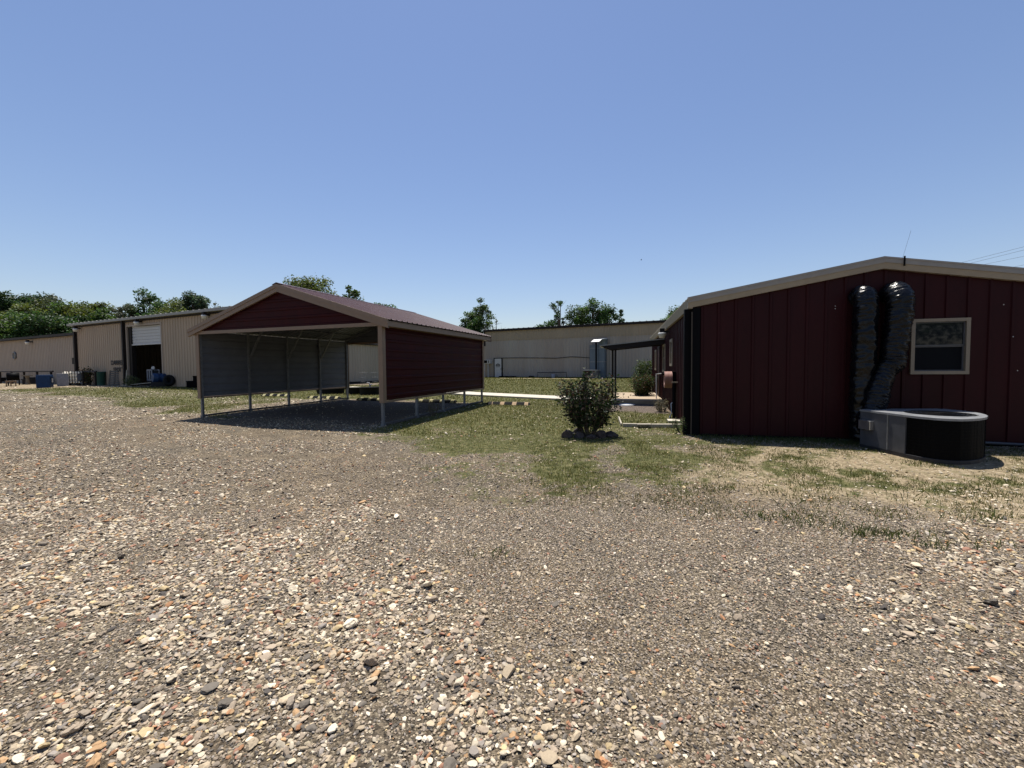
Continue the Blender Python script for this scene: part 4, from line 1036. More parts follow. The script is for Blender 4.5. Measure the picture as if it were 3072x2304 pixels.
mb = MB(); mb.lathe(F, [(.34, z), (.42, z + .9), (.45, z + .92), (.45, z + .98), (.40, z + .98), (.33, z + .05), (.001, z + .05)], 24); mb.build("body", M_green, gb)
mb = MB(); mb.box(F, -.06, .06, -.47, -.42, z + .8, z + .86); mb.build("grip", M_green, gb)
F = yard(-28.36, 30.1); z = F.z
pl = thing("leaning_pallet", "grey slatted pallet leaning by the painted words", "pallet", (-28.36, 30.1, z))
mb = MB()
for k in range(8):
    h = .06 + .135 * k
    mb.bar(F.P(-.42 + .02 * k, -.15 + .03 * k, z + h), F.P(.38 + .02 * k, -.15 + .03 * k, z + h), .02, .085, up=(0, -.2, 1))
mb.build("slats", M_galv, pl)
for u in (-.36, 0, .34):
    mb = MB(); mb.bar(F.P(u, -.10, z), F.P(u + .14, .13, z + 1.08), .04, .08); mb.build("stringer", M_wood, pl)
mb = MB(); mb.bar(F.P(.52, .1, z), F.P(.66, .38, z + 1.25), .03, .5, up=(1, 0, 0)); tag(mb.build("dark_board", M_lead), "tall dark board leaning beside the grey pallet", "board")
mb = MB(); p = Vector((-26.88, 29.4, gz(-26.88, 29.4))); mb.bar(p, p + Vector((.04, .1, 1.1)), .07, .07); tag(mb.build("wooden_post", M_woodgrey), "pale wooden post leaning by the roller door jamb", "post")
mb = MB(); mb.bar((-27.9, 30.0, .47), (-23.25, 27.6, .78), .26, .04); tag(mb.build("plank", M_woodgrey), "long pale plank propped up before the roller door", "plank")
mb = MB(); mb.bar((-25.5, 28.4, .46), (-21.6, 26.5, .44), .3, .05); tag(mb.build("dark_timber", M_lead), "dark timber lying under the propped plank", "timber")
F = yard(-22.9, 27.5); z = F.z + .12
bd = thing("blue_drum", "blue plastic drum lying on its side by the roller door", "drum", (-22.9, 27.5, z))
mb = MB(); a = F.P(-.5, 0, z + .48); b_ = F.P(.42, .25, z + .44)
mb.tube([a.lerp(b_, t) for t in (0, .03, .3, .33, .36, .64, .67, .7, .97, 1)], [.24, .29, .29, .31, .29, .29, .31, .29, .29, .24], 20); mb.build("barrel", M_blue, bd)
mb = MB(); mb.box(F, -.6, .5, -.3, .3, z - .2, z + .2); mb.build("cradle", M_lead, bd)
F = yard(-22.0, 27.1); z = F.z + .05
ty = thing("tyre", "big black tyre leaning beside the blue drum", "tyre", (-22.0, 27.1, z))
mb = MB(); c = F.P(0, 0, z + .37)
mb.tube([c + F.u * (.25 * math.cos(t)) + Vector((0, 0, .25 * math.sin(t))) + F.v * (.12 * math.sin(t)) for t in np.linspace(0, 2 * math.pi, 33)], .125, 12, cap=False); mb.build("tread", M_blackrub, ty)
mb = MB(); mb.tube([c - F.v * .04, c + F.v * .04], .16, 20); mb.build("hub", M_black, ty)
for (x, y, w, h, lab) in ((-19.85, 26.1, .55, .42, "low black box at the foot of the tan wall beside the carport"), (-19.35, 25.9, .42, .74, "taller black box at the foot of the tan wall beside the carport")):
    F = yard(x, y); z = F.z
    mb = MB(); mb.box(F, -w / 2, w / 2, -.25, .25, z, z + h - .06); mb.box(F, -w / 2 - .02, w / 2 + .02, -.27, .27, z + h - .058, z + h)
    tag(mb.build("black_box", M_black, bevel=.01), lab, "box", "black boxes by the tan wall")
F = Fr(LW.P(8.95, .9, 0)[:2], LW.a); F.u = F.u * .62; F.v = F.v * .62; z = .48
mc = thing("caged_machine", "pale framed machine on a dark stand just inside the roller door", "machine", LW.P(8.95, .9, z))
mb = MB(); mb.box(F, -.6, .6, -.4, .4, z, z + .36); mb.build("stand", M_lead, mc)
mb = MB()
for u in (-.5, -.05, .42): mb.bar(F.P(u, -.36, z + .36), F.P(u, -.36, z + 1.12), .07, .07); mb.bar(F.P(u, .36, z + .36), F.P(u, .36, z + 1.12), .07, .07)
for zz in (.40, 1.10): mb.bar(F.P(-.54, -.36, z + zz), F.P(.46, -.36, z + zz), .07, .09); mb.bar(F.P(-.54, .36, z + zz), F.P(.46, .36, z + zz), .07, .09)
mb.build("frame", M_greybox, mc)
mb = MB(); mb.box(F, -.46, .4, -.3, .3, z + .38, z + 1.06); mb.build("core", M_acgrey, mc)
mb = MB(); mb.lathe(Fr(F.P(-.15, 0, 0)[:2], 0), [(.08, z + 1.15), (.08, z + 1.3), (.03, z + 1.36)], 10, cap=True); mb.lathe(Fr(F.P(.12, 0, 0)[:2], 0), [(.07, z + 1.15), (.07, z + 1.33), (.02, z + 1.36)], 10, cap=True); mb.build("bottle", M_paleplastic, mc)
# smoker, cart, table, pipe rail
F = yard(-38.1, 32.3); z = F.z
sm = thing("barrel_smoker", "black barrel smoker with a shiny rounded lid at the far left of the yard", "smoker", (-38.1, 32.3, z))
mb = MB(); mb.tube([F.P(-.55, 0, z + .68), F.P(-.5, 0, z + .68), F.P(.42, 0, z + .68), F.P(.46, 0, z + .68)], [.22, .3, .3, .22], 20); mb.build("barrel", M_black, sm)
for u in (-.42, .42):
    mb = MB(); mb.bar(F.P(u, -.2, z), F.P(u, -.1, z + .5), .05, .05); mb.bar(F.P(u, .2, z), F.P(u, .1, z + .5), .05, .05); mb.build("leg", M_black, sm)
mb = MB(); mb.box(F, -.95, -.56, -.25, .2, z + .3, z + .62); mb.build("firebox", M_black, sm)
F = yard(-37.0, 31.2); z = F.z
ct = thing("wooden_cart", "low orange brown wooden cart before the black smoker", "cart", (-37.0, 31.2, z))
mb = MB(); mb.box(F, -.42, .42, -.3, .3, z + .3, z + .40); mb.build("deck", M_wood, ct)
for u in (-.36, -.02, .34):
    mb = MB(); mb.box(F, u - .05, u + .05, -.28, .28, z, z + .298); mb.build("leg", M_wood, ct)
F = yard(-38.3, 33.4); z = F.z
tb_ = thing("pedestal_table", "pale stone pedestal table behind the blue crate", "table", (-38.3, 33.4, z))
mb = MB(); mb.box(F, -.45, .45, -.4, .4, z + .66, z + .74); mb.build("tabletop", M_flatstone, tb_)
mb = MB(); mb.lathe(F, [(.22, z), (.16, z + .2), (.14, z + .5), (.2, z + .658)], 14); mb.build("pedestal", M_flatstone, tb_)
F = yard(-39.0, 34.6); z = F.z
mb = MB(); mb.box(F, -1.1, 1.2, -.4, .4, z, z + .35); mb.box(F, -1.2, 1.25, -.45, .45, z + .352, z + .42); mb.box(F, -.9, 1.0, -.35, .35, z + .422, z + .55)
tag(mb.build("dark_bench", M_lead), "long dark low bench behind the pedestal table", "bench")
rl_ = thing("pipe_rail", "dark pipe guard rail along the foot of the low wing", "rail", LW.P(-8, -1.2, .4))
for k, u in enumerate(np.arange(-20, .1, 2.45)):
    p = LW.P(u, -1.3, 0); mb = MB(); mb.tube([LW.P(u, -1.3, gz(p.x, p.y) - .05), LW.P(u - .05, -1.3, 1.52)], .065, 8); mb.build("post", M_darktrim, rl_)
mb = MB(); mb.tube([LW.P(-20.2, -1.3, 1.55), LW.P(-.1, -1.3, 1.55)], .05, 8); mb.build("rail", M_darktrim, rl_)
rl2 = thing("pipe_rail", "dark pipe guard rail behind the green bin left of the painted words", "rail", LW.P(4, -.8, .4))
for u in (3.5, 5.3):
    p = LW.P(u, -.9, 0); mb = MB(); mb.tube([LW.P(u, -.9, gz(p.x, p.y) - .05), LW.P(u, -.9, 1.5)], .06, 8); mb.build("post", M_darktrim, rl2)
mb = MB(); mb.tube([LW.P(3.4, -.9, 1.5), LW.P(5.5, -.9, 1.5)], .045, 8); mb.build("rail", M_darktrim, rl2)

# ---------------------------------------------------------------- power cables and a bird
for i, (a, b_, lab) in enumerate((((41.57, 40, 10.8), (40.98, 34.14, 10.8), "thin overhead cable at upper right, highest of the four"), ((42.2, 40, 10.69), (41.67, 34.71, 10.69), "thin overhead cable at upper right, second from the top"), ((43.79, 40, 10.66), (43.97, 36.61, 10.66), "thin overhead cable at upper right, second from the bottom"), ((46.49, 40, 10.39), (46.48, 38.67, 10.39), "thin overhead cable at upper right, lowest of the four"))):
    a = Vector(a); b_ = Vector(b_); d = (b_ - a).normalized()
    mb = MB(); mb.tube([a - d * 28, a - d * 14 + Vector((0, 0, -.05)), a, b_, b_ + d * 14 + Vector((0, 0, -.1)), b_ + d * 40], .011, 5)
    tag(mb.build("overhead_cable", M_acgrey), lab, "cable", "overhead cables")
mb = MB(); c = Vector((18.32, 60, 16.39))
mb.tube([c + Vector((-.11, 0, -.02)), c + Vector((-.05, 0, 0)), c + Vector((.04, 0, .015)), c + Vector((.09, 0, .03)), c + Vector((.12, 0, .03))], [.008, .03, .035, .022, .004], 8)
for s_ in (-1, 1): mb.add([c + Vector((.03, 0, .02)), c + Vector((-.04, 0, .02)), c + Vector((-.06, .16 * s_, .10)), c + Vector((.0, .16 * s_, .11))], [(0, 1, 2, 3)])
tag(mb.build("bird", M_black), "small dark bird flying above the far warehouse", "bird")

# ---------------------------------------------------------------- plants
def leafquads(c, size, r2, up=.35, asp=.6, fold=True):
    """c (n,3) centres -> folded leaf quads: 4 verts each; returns verts (n*4,3), faces (n,4)"""
    n = len(c)
    d = r2.normal(size=(n, 3)); d[:, 2] *= .6; d /= np.linalg.norm(d, axis=1)[:, None]
    nn = r2.normal(size=(n, 3)); nn[:, 2] += up * 3; nn /= np.linalg.norm(nn, axis=1)[:, None]
    s_ = np.cross(d, nn); s_ /= np.linalg.norm(s_, axis=1)[:, None] + 1e-9
    L_ = (size if np.ndim(size) else np.full(n, size))[:, None] * (.7 + .6 * r2.random((n, 1)))
    a = c - d * L_ * .5; b_ = c + s_ * L_ * asp * .5 + nn * L_ * .08; e = c + d * L_ * .5; g = c - s_ * L_ * asp * .5 + nn * L_ * .08
    v = np.stack([a, b_, e, g], 1).reshape(-1, 3)
    return v, np.arange(n * 4).reshape(n, 4)
GREENS = {'deep': (.028, .062, .018), 'mid': (.045, .085, .022), 'olive': (.065, .088, .024), 'lime': (.085, .125, .03), 'blue': (.045, .075, .042), 'grey': (.085, .10, .06)}
def tree(x, y, h, w, tint, label, seed, kind='dense', group="trees behind the warehouses", zb=.42):
    r2 = np.random.default_rng(seed)
    z = gz(x, y)
    o = thing("tree", label, "tree", (x, y, z), group)
    base = np.array([x, y, z])
    cz0 = z + h * zb; ch = z + h - cz0
    ncl = {'dense': 40, 'open': 26, 'thin': 15, 'dead': 9}[kind]
    cl = []
    while len(cl) < ncl:
        p = r2.uniform(-1, 1, 3)
        if p @ p > 1 or p @ p < .12: continue
        p = p * np.array([1 - .25 * p[2], 1 - .25 * p[2], 1])
        cl.append([x + p[0] * w / 2 * .80, y + p[1] * w / 2 * .80, cz0 + ch * (.5 + p[2] * .40)])
    cl = np.array(cl)
    crad = (w * .5) * r2.uniform(.17, .44, len(cl)) * {'dense': 1.0, 'open': .82, 'thin': .66, 'dead': .4}[kind]
    cl[:, 2] += z + h - np.max(cl[:, 2] + crad * .85)
    mb = MB()
    top = Vector((x + r2.normal() * .05 * w, y + r2.normal() * .05 * w, z + h * .82))
    r0 = .02 * h + .04
    tp = [Vector((x, y, z - .1)), Vector((x + r2.normal() * .1, y, z + h * .25)), Vector((x + r2.normal() * .2, y, z + h * .55)), top]
    mb.tube(tp, [r0, r0 * .75, r0 * .45, r0 * .12], 8)
    for c in cl:
        f = np.clip((c[2] - z) / h - .22, .15, .75); k = f * 3; i = min(2, int(k)); st = tp[i].lerp(tp[i + 1], k - i)
        c = Vector(c); md = st.lerp(c, .5) + Vector((0, 0, .08 * h * r2.random()))
        mb.tube([st, md, c], [r0 * .32, r0 * .2, r0 * .06], 5)
        if kind in ('dead', 'thin'):
            for q_ in range(6 if kind == 'dead' else 3):
                e = c + Vector((r2.normal() * .09 * w, r2.normal() * .09 * w, r2.normal() * .035 * h)); mb.tube([md.lerp(c, .6), e], [r0 * .1, r0 * .03], 4)
    mb.build("trunk", M_bark, o)
    ls = .13 + .0022 * math.hypot(x, y)
    V = []; Fc = []; C = []; n0 = 0
    for c, cr in zip(cl, crad):
        n = int({'dense': 170, 'open': 150, 'thin': 120, 'dead': 24}[kind] * min(2.2, (cr / 1.0) ** 1.5 + .35))
        d = r2.normal(size=(n, 3)); d /= np.linalg.norm(d, axis=1)[:, None]
        rad = r2.random(n) ** .45
        p = c + d * rad[:, None] * cr * np.array([1.12, 1.12, .82]) * (.8 + .45 * r2.random((n, 1)))
        v, f = leafquads(p, ls, r2)
        V.append(v); Fc.append(f + n0); n0 += len(v)
        base_c = np.array(GREENS[tint]) * r2.uniform(.7, 1.75)
        lc = base_c * .92 * (.6 + .75 * r2.random((n, 1))) * np.array([1.0, 1.0, 1.0]) + np.array([.02, .012, 0]) * (r2.random((n, 1)) > .8)
        C.append(np.repeat(lc, 4, 0))
    bulk("crown", np.vstack(V), np.vstack(Fc), M_leaf, o, np.vstack(C))
    return o
def pxtree(px, topy, d, w, tint, label, seed, kind='dense', group="trees behind the warehouses", zb=.42):
    # bearing and elevation of the crown top -> plan position and height
    X = (px - 1536) / 1267.4 * d
    w = w * 1.12
    hy = 1099.7 - (px - 1536) * .0088
    tree(X, d, 1.6 + (hy - topy) / 1267.4 * d - gz(X, d), w, tint, label, seed, kind, group, zb)
G1 = "trees behind the low wing"
pxtree(-60, 880, 60, 8, 'mid', "tree cut by the left edge of the photo behind the low wing", 100, group=G1)
pxtree(20, 872, 60, 5.5, 'deep', "dark pointed tree at the left end of the treeline", 101, group=G1)
pxtree(66, 882, 62, 5.5, 'deep', "dark tree with two small tips right of the pointed one", 102, group=G1)
pxtree(100, 892, 56, 4.8, 'olive', "short olive tree in the first dip of the treeline", 103, group=G1)
pxtree(136, 878, 66, 5.6, 'blue', "blue green tree forming the twin tipped peak of the treeline", 104, group=G1)
pxtree(170, 884, 60, 4.6, 'grey', "grey green tree on the right shoulder of the twin tipped peak", 105, group=G1)
pxtree(205, 901, 58, 5.5, 'mid', "broad green tree just right of the treeline's peak", 106, group=G1)
pxtree(248, 904, 58, 5.5, 'olive', "yellow green tree above the warehouse roof corner", 107, group=G1)
pxtree(290, 902, 58, 5.5, 'olive', "rounded olive tree ending the tall part of the treeline", 108, group=G1)
pxtree(326, 922, 56, 4.6, 'mid', "low green tree where the treeline drops to the roof", 109, group=G1)
pxtree(354, 925, 60, 3.2, 'grey', "wispy grey green treetop in the gap before the tall tree", 110, 'thin', group=G1)
pxtree(40, 930, 50, 6, 'mid', "bright leafed lower tree close behind the left end of the low wing roof", 111, group=G1, zb=.05)
pxtree(130, 935, 50, 6, 'deep', "shadowy lower tree close behind the middle of the low wing roof", 112, group=G1, zb=.05)
pxtree(230, 940, 52, 6, 'deep', "dark lower tree close behind the warehouse roof corner", 113, group=G1, zb=.05)
G2 = "trees behind the tan warehouse"
pxtree(443, 866, 56, 5.4, 'deep', "tallest dark open crowned tree above the roller door", 120, 'open', G2)
pxtree(400, 915, 54, 3.4, 'grey', "low pale tree at the left foot of the tallest dark tree", 121, 'open', G2)
pxtree(492, 905, 54, 4.6, 'deep', "dark low tree right of the tallest tree", 122, 'dense', G2)
pxtree(546, 893, 52, 5.0, 'olive', "rounded yellow green tree left of the carport roof", 123, 'dense', G2)
pxtree(600, 877, 52, 3.4, 'blue', "slim blue green tree between the yellow green tree and the carport", 124, 'dense', G2)
pxtree(640, 905, 54, 3.4, 'grey', "nearly bare grey tree peeking over the warehouse beside the carport roof", 125, 'dead', G2)
pxtree(560, 925, 50, 6.0, 'olive', "low olive undergrowth tree on the warehouse skyline", 126, 'dense', G2)
G3 = "trees behind the carport"
pxtree(950, 828, 46, 6.2, 'olive', "big round green tree rising behind the carport ridge", 130, 'dense', G3)
pxtree(905, 845, 47, 3.2, 'mid', "left flank tree of the round crown behind the carport ridge", 134, 'dense', G3)
pxtree(1055, 859, 46, 2.9, 'mid', "small leafy tree right of the round tree behind the carport", 131, 'open', G3)
pxtree(1098, 905, 52, 2.0, 'deep', "tiny treetop on the carport roof slope, left one of two", 132, 'dense', G3)
pxtree(1155, 909, 52, 2.8, 'mid', "small treetop on the carport roof slope, right one of two", 133, 'dense', G3)
G4 = "trees behind the far warehouse"
pxtree(1440, 895, 64, 4.4, 'mid', "tall loose crowned tree at the left end of the far warehouse", 140, 'open', G4)
pxtree(1415, 950, 63, 3.6, 'deep', "dark lower tree hugging the foot of the tall loose tree", 141, 'dense', G4)
pxtree(1492, 958, 66, 3.6, 'grey', "dead grey branches beside the tall loose tree", 142, 'dead', G4)
pxtree(1677, 903, 66, 3.4, 'deep', "sparse leaning tree with sky showing through over the far roof", 143, 'thin', G4)
pxtree(1640, 962, 66, 4.0, 'deep', "low dark tree at the left end of the middle tree group", 144, 'dense', G4, .05)
pxtree(1733, 917, 66, 4.4, 'mid', "medium green tree left of the highest dark crown", 145, 'dense', G4, .05)
pxtree(1783, 894, 66, 4.8, 'deep', "highest dark crown over the far warehouse roof", 146, 'dense', G4, .05)
pxtree(1822, 914, 66, 4.6, 'deep', "dark crown on the right of the highest one", 147, 'dense', G4, .05)
pxtree(1856, 930, 66, 2.6, 'deep', "small pointed tree ending the middle group", 148, 'open', G4, .05)
pxtree(1872, 957, 68, 3.0, 'mid', "low shrubby treetop fading out right of the middle group", 149, 'open', G4, .05)
pxtree(2034, 915, 60, 5.0, 'mid', "green tree just behind the gutter of the burgundy building", 150, 'dense', G4)
pxtree(1988, 955, 62, 3.2, 'mid', "low treetop left of the burgundy gutter", 151, 'open', G4)

r2 = np.random.default_rng(77)
cc = []
for k in range(46):
    cx_, cy_ = r2.uniform(2, 36), r2.uniform(-36, -27); hh_ = r2.uniform(2.0, 8.5)
    n = 130; cc.append(np.array([cx_, cy_, hh_]) + r2.normal(size=(n, 3)) * np.array([1.1, 1.0, .9]))
for k in range(170):
    cx_, cy_, hm = (r2.uniform(48, 150), r2.uniform(66, 96), 8.5) if k < 130 else (r2.uniform(-24, -7), r2.uniform(62, 74), 3.6)
    n = 110; cc.append(np.array([cx_, cy_, r2.uniform(1.2, hm)]) + r2.normal(size=(n, 3)) * np.array([1.5, 1.2, .7]))
cc = np.vstack(cc); v, f = leafquads(cc, .42, r2)
tl_ = bulk("woods", v, f, M_leaf, None, np.repeat(np.array(GREENS['deep']) * (.6 + .8 * r2.random((len(cc), 1))), 4, 0))
tag(tl_, "leafy woods around the yard, mirrored in the window glass", "woods", kind="stuff")

def shrub(name, label, x, y, w, h, tints, seed, nstem=14, nleaf=70, ls=.05, spread=.42, gap=0.18, cat="shrub", mat_=None, upright=False):
    r2 = np.random.default_rng(seed); z = gz(x, y)
    o = thing(name, label, cat, (x, y, z))
    mb = MB(); tips = []
    for i in range(nstem):
        t = 2 * math.pi * i / nstem + r2.normal() * .25; e = (.25 + .75 * r2.random())
        if upright: e = .1 + .9 * r2.random() ** .7
        top = Vector((x + math.cos(t) * w / 2 * e, y + math.sin(t) * w / 2 * e, z + h * (1 - (.30 if upright else .42) * e * e * r2.random() - (.22 if upright else .08) * r2.random())))
        b0 = Vector((x + math.cos(t) * .09, y + math.sin(t) * .09, z)); m_ = b0.lerp(top, .5) + Vector((math.cos(t), math.sin(t), 0)) * .05 * w
        mb.tube([b0, m_, top], [.014, .010, .004], 6)
        pts = [b0.lerp(m_, q_ * 2) if q_ < .5 else m_.lerp(top, q_ * 2 - 1) for q_ in np.linspace(gap, 1, 9)]
        for j, p in enumerate(pts):
            for k in range(2):
                e2 = p + Vector((r2.normal(), r2.normal(), r2.normal() * .6)) * .105 * w
                e2.z = max(e2.z, z + h * gap * .7)
                mb.tube([p, e2], [.005, .002], 4, cap=False); tips.append((p, e2))
    mb.build("stems", M_bark, o)
    cs = []
    for p, e2 in tips:
        n = max(3, int(nleaf / 9)); t = r2.random((n, 1)) * .9 + .15
        cs.append(np.array(p) * (1 - t) + np.array(e2) * t + r2.normal(size=(n, 3)) * ls * .9)
    c = np.vstack(cs); c = c[c[:, 2] > z + .05]
    v, f = leafquads(c, ls, r2, .25, .55)
    tt = np.array([tints[i] for i in r2.integers(0, len(tints), len(c))]) * (.7 + .6 * r2.random((len(c), 1)))
    bulk("foliage", v, f, mat_ or M_bushleaf, o, np.repeat(tt * .95, 4, 0))
    return o
shrub("shrub", "dark leafy many stemmed shrub ringed with stones on the grass", 1.60, 8.86, 1.24, 1.27, [(.014, .030, .009), (.022, .042, .012), (.035, .052, .016), (.04, .02, .013), (.012, .024, .010)], 21, 28, 74, .070, gap=.28, upright=True)
shrub("shrub", "low round shrub with reddish tips on the porch bed against the burgundy wall", 5.48, 17.7, 1.05, .95, [(.03, .06, .018), (.045, .075, .02), (.02, .04, .012), (.11, .06, .03)], 22, 22, 90, .07, gap=.12)
shrub("shrub", "taller yellow green shrub behind the low round shrub by the burgundy wall", 6.95, 22.0, 1.25, 1.55, [(.05, .08, .02), (.08, .11, .03), (.03, .055, .016)], 23, 22, 90, .085, gap=.12)
shrub("vine_plant", "straggly reddish vine at the warehouse corner behind the caged tank", LW.P(3.3, -.6, 0).x, LW.P(3.3, -.6, 0).y, .7, 1.25, [(.05, .07, .02), (.12, .06, .03), (.08, .09, .03)], 24, 9, 40, .12, gap=.3, cat="vine")
shrub("weed_clump", "pale green weeds growing by the roller door jamb", -26.2, 29.1, .9, .6, [(.09, .12, .04), (.14, .16, .07)], 25, 10, 40, .1, cat="weeds")
shrub("weed_clump", "green weeds sprouting at the front corner of the burgundy building", 3.72, 9.1, .4, .38, [(.06, .10, .025), (.08, .12, .03)], 26, 8, 40, .035, cat="weeds")
shrub("weed_clump", "dry weeds against the burgundy side wall below the hose", RB.P(-.28, 4.1, 0).x, RB.P(-.28, 4.1, 0).y, .55, .35, [(.12, .12, .06), (.10, .08, .045)], 27, 8, 40, .04, cat="weeds")
shrub("weed_clump", "thin weeds beside the carport's right base rail", -2.35, 12.3, .45, .5, [(.12, .13, .05), (.09, .10, .04)], 28, 5, 24, .03, cat="weeds")

ICO = None
def ico(sub):
    t = (1 + 5 ** .5) / 2
    v = [(-1, t, 0), (1, t, 0), (-1, -t, 0), (1, -t, 0), (0, -1, t), (0, 1, t), (0, -1, -t), (0, 1, -t), (t, 0, -1), (t, 0, 1), (-t, 0, -1), (-t, 0, 1)]
    f = [(0, 11, 5), (0, 5, 1), (0, 1, 7), (0, 7, 10), (0, 10, 11), (1, 5, 9), (5, 11, 4), (11, 10, 2), (10, 7, 6), (7, 1, 8), (3, 9, 4), (3, 4, 2), (3, 2, 6), (3, 6, 8), (3, 8, 9), (4, 9, 5), (2, 4, 11), (6, 2, 10), (8, 6, 7), (9, 8, 1)]
    v = [np.array(p) / np.linalg.norm(p) for p in v]
    for _ in range(sub):
        cache = {}; nf = []
        def mid(a, b_):
            k = (min(a, b_), max(a, b_))
            if k not in cache:
                p = v[a] + v[b_]; v.append(p / np.linalg.norm(p)); cache[k] = len(v) - 1
            return cache[k]
        for a, b_, c in f:
            x_, y_, z_ = mid(a, b_), mid(b_, c), mid(c, a); nf += [(a, x_, z_), (b_, y_, x_), (c, z_, y_), (x_, y_, z_)]
        f = nf
    return np.array(v), np.array(f)
def stone_shape(sub, seed):
    """irregular angular pebble: sphere clipped by random planes"""
    r2 = np.random.default_rng(seed); v, f = ico(sub)
    for _ in range(9):
        n = r2.normal(size=3); n /= np.linalg.norm(n); d = r2.uniform(.48, .86)
        k = v @ n; v = v - np.outer(np.maximum(k - d, 0), n)
    v = v * (1 + .05 * r2.normal(size=(len(v), 1)))
    return v, f
for i, (x, y, w, h, lab) in enumerate(((1.15, 8.72, .24, .17, "mottled stone at the left end of the ring around the shrub"), (1.38, 8.68, .20, .12, "dark stone in the ring, second from the left"), (1.60, 8.56, .17, .10, "small pale stone at the front middle of the ring"), (1.84, 8.66, .24, .15, "dark rounded stone right of the ring's middle"), (2.05, 8.74, .30, .12, "long dark stone at the right end of the ring around the shrub"), (1.42, 9.2, .22, .12, "pale stone at the back of the ring around the shrub"))):
    v, f = stone_shape(2, 60 + i); r2 = np.random.default_rng(i)
    v = v * np.array([w / 2 * 1.15, w / 2 * .85, h * .75]) + np.array([x, y, gz(x, y) + h * .35])
    o = bulk("border_stone", v, f, M_stone, smooth=False); tag(o, lab, "stone", "stones ringing the shrub")

# ---------------------------------------------------------------- loose gravel stones (one scattered mass)
PAL = np.array([.97, .90, .785]) * np.array([(.62, .57, .48), (.50, .46, .39), (.42, .36, .28), (.34, .29, .24), (.25, .22, .19), (.40, .27, .16), (.38, .21, .12), (.28, .16, .12), (.13, .12, .11), (.07, .065, .065), (.66, .62, .55), (.46, .38, .24), (.30, .28, .27)])
PW_C = np.array([.10, .13, .17, .16, .12, .055, .03, .05, .07, .02, .035, .06, .05]); PW_C = PW_C / PW_C.sum()
PW_F = np.array([.012, .035, .085, .20, .28, .015, .006, .025, .18, .06, .006, .012, .085]); PW_F = PW_F / PW_F.sum()
def scatter(n, y0, y1, half, x_min=-1e9, x_max=1e9, pw=2.0):
    """uniform in plan over a wedge in front of the camera, margin either side"""
    u = rng.random(n); y = np.sqrt(y0 ** 2 + u * (y1 ** 2 - y0 ** 2))
    x = (rng.random(n) * 2 - 1) * (half * y + .7)
    return x, y
def stones(x, y, size, cols, sub, sink=.42, nvar=8, seed0=200):
    V = []; Fc = []; C = []; n0 = 0; n = len(x); var = rng.integers(0, nvar, n); z = gzn(x, y)
    for k in range(nvar):
        m = var == k; c = m.sum()
        if not c: continue
        v0, f0 = stone_shape(sub, seed0 + k)
        s_ = size[m] * .5
        sx = s_ * rng.uniform(.85, 1.35, c); sy = s_ * rng.uniform(.7, 1.05, c); sz = s_ * rng.uniform(.34, .66, c)
        p = v0[None] * np.stack([sx, sy, sz], 1)[:, None, :]
        tl = rng.normal(size=(c, 2)) * .22
        p[:, :, 2] += p[:, :, 0] * tl[:, :1] + p[:, :, 1] * tl[:, 1:]
        a = rng.random(c) * 6.283; ca_, sa_ = np.cos(a)[:, None], np.sin(a)[:, None]
        X = p[:, :, 0] * ca_ - p[:, :, 1] * sa_ + x[m][:, None]; Y = p[:, :, 0] * sa_ + p[:, :, 1] * ca_ + y[m][:, None]
        Z = p[:, :, 2] + (z[m] + sz * (1 - 2 * sink * rng.random(c)))[:, None]
        V.append(np.stack([X, Y, Z], 2).reshape(-1, 3)); nv = len(v0)
        Fc.append((f0[None] + (np.arange(c) * nv)[:, None, None] + n0).reshape(-1, 3)); n0 += c * nv
        C.append(np.repeat(cols[m], nv, 0))
    return np.vstack(V), np.vstack(Fc), np.vstack(C)
def pick(n, pw): return PAL[rng.choice(len(PAL), n, p=pw)] * rng.uniform(.72, 1.18, (n, 1))
SV = []; SF = []; SC = []; sn = 0
def addst(t):
    global sn
    SV.append(t[0]); SF.append(t[1] + sn); SC.append(t[2]); sn += len(t[0])
def keep_gravel(x, y, p_fine, p_coarse):
    g, s_, c, m_ = masks(x, y)
    rr_ = np.hypot(x + 3.6, y - 13.5) + .25 * (fbm(x, y, .6, 23) - .5)
    trk = np.maximum(sstep(.38, .12, np.abs(rr_ - 4.6)), sstep(.38, .12, np.abs(rr_ - 6.3))) * (y < 12)
    pr_ = (p_fine + (p_coarse - p_fine) * c) * (1 - .93 * sstep(.35, .7, g)) * (1 - .93 * s_) * (1 - m_) * (1 - .8 * trk)
    return rng.random(len(x)) < pr_, c
# fine grit near the lens
x, y = scatter(150000, 1.25, 4.6, 1.32); k, c = keep_gravel(x, y, .95, .8); x, y, c = x[k], y[k], c[k]
addst(stones(x, y, rng.lognormal(math.log(.0135), .3, len(x)), pick(len(x), PW_F), 0))
x, y = scatter(90000, 4.6, 9.0, 1.32); k, c = keep_gravel(x, y, .9, .9); x, y, c = x[k], y[k], c[k]
addst(stones(x, y, rng.lognormal(math.log(.019), .32, len(x)), pick(len(x), PW_F), 0))
x, y = scatter(60000, 9.0, 17.0, 1.30); k, c = keep_gravel(x, y, .8, .9); x, y, c = x[k], y[k], c[k]
addst(stones(x, y, rng.lognormal(math.log(.026), .3, len(x)), pick(len(x), PW_C), 0))
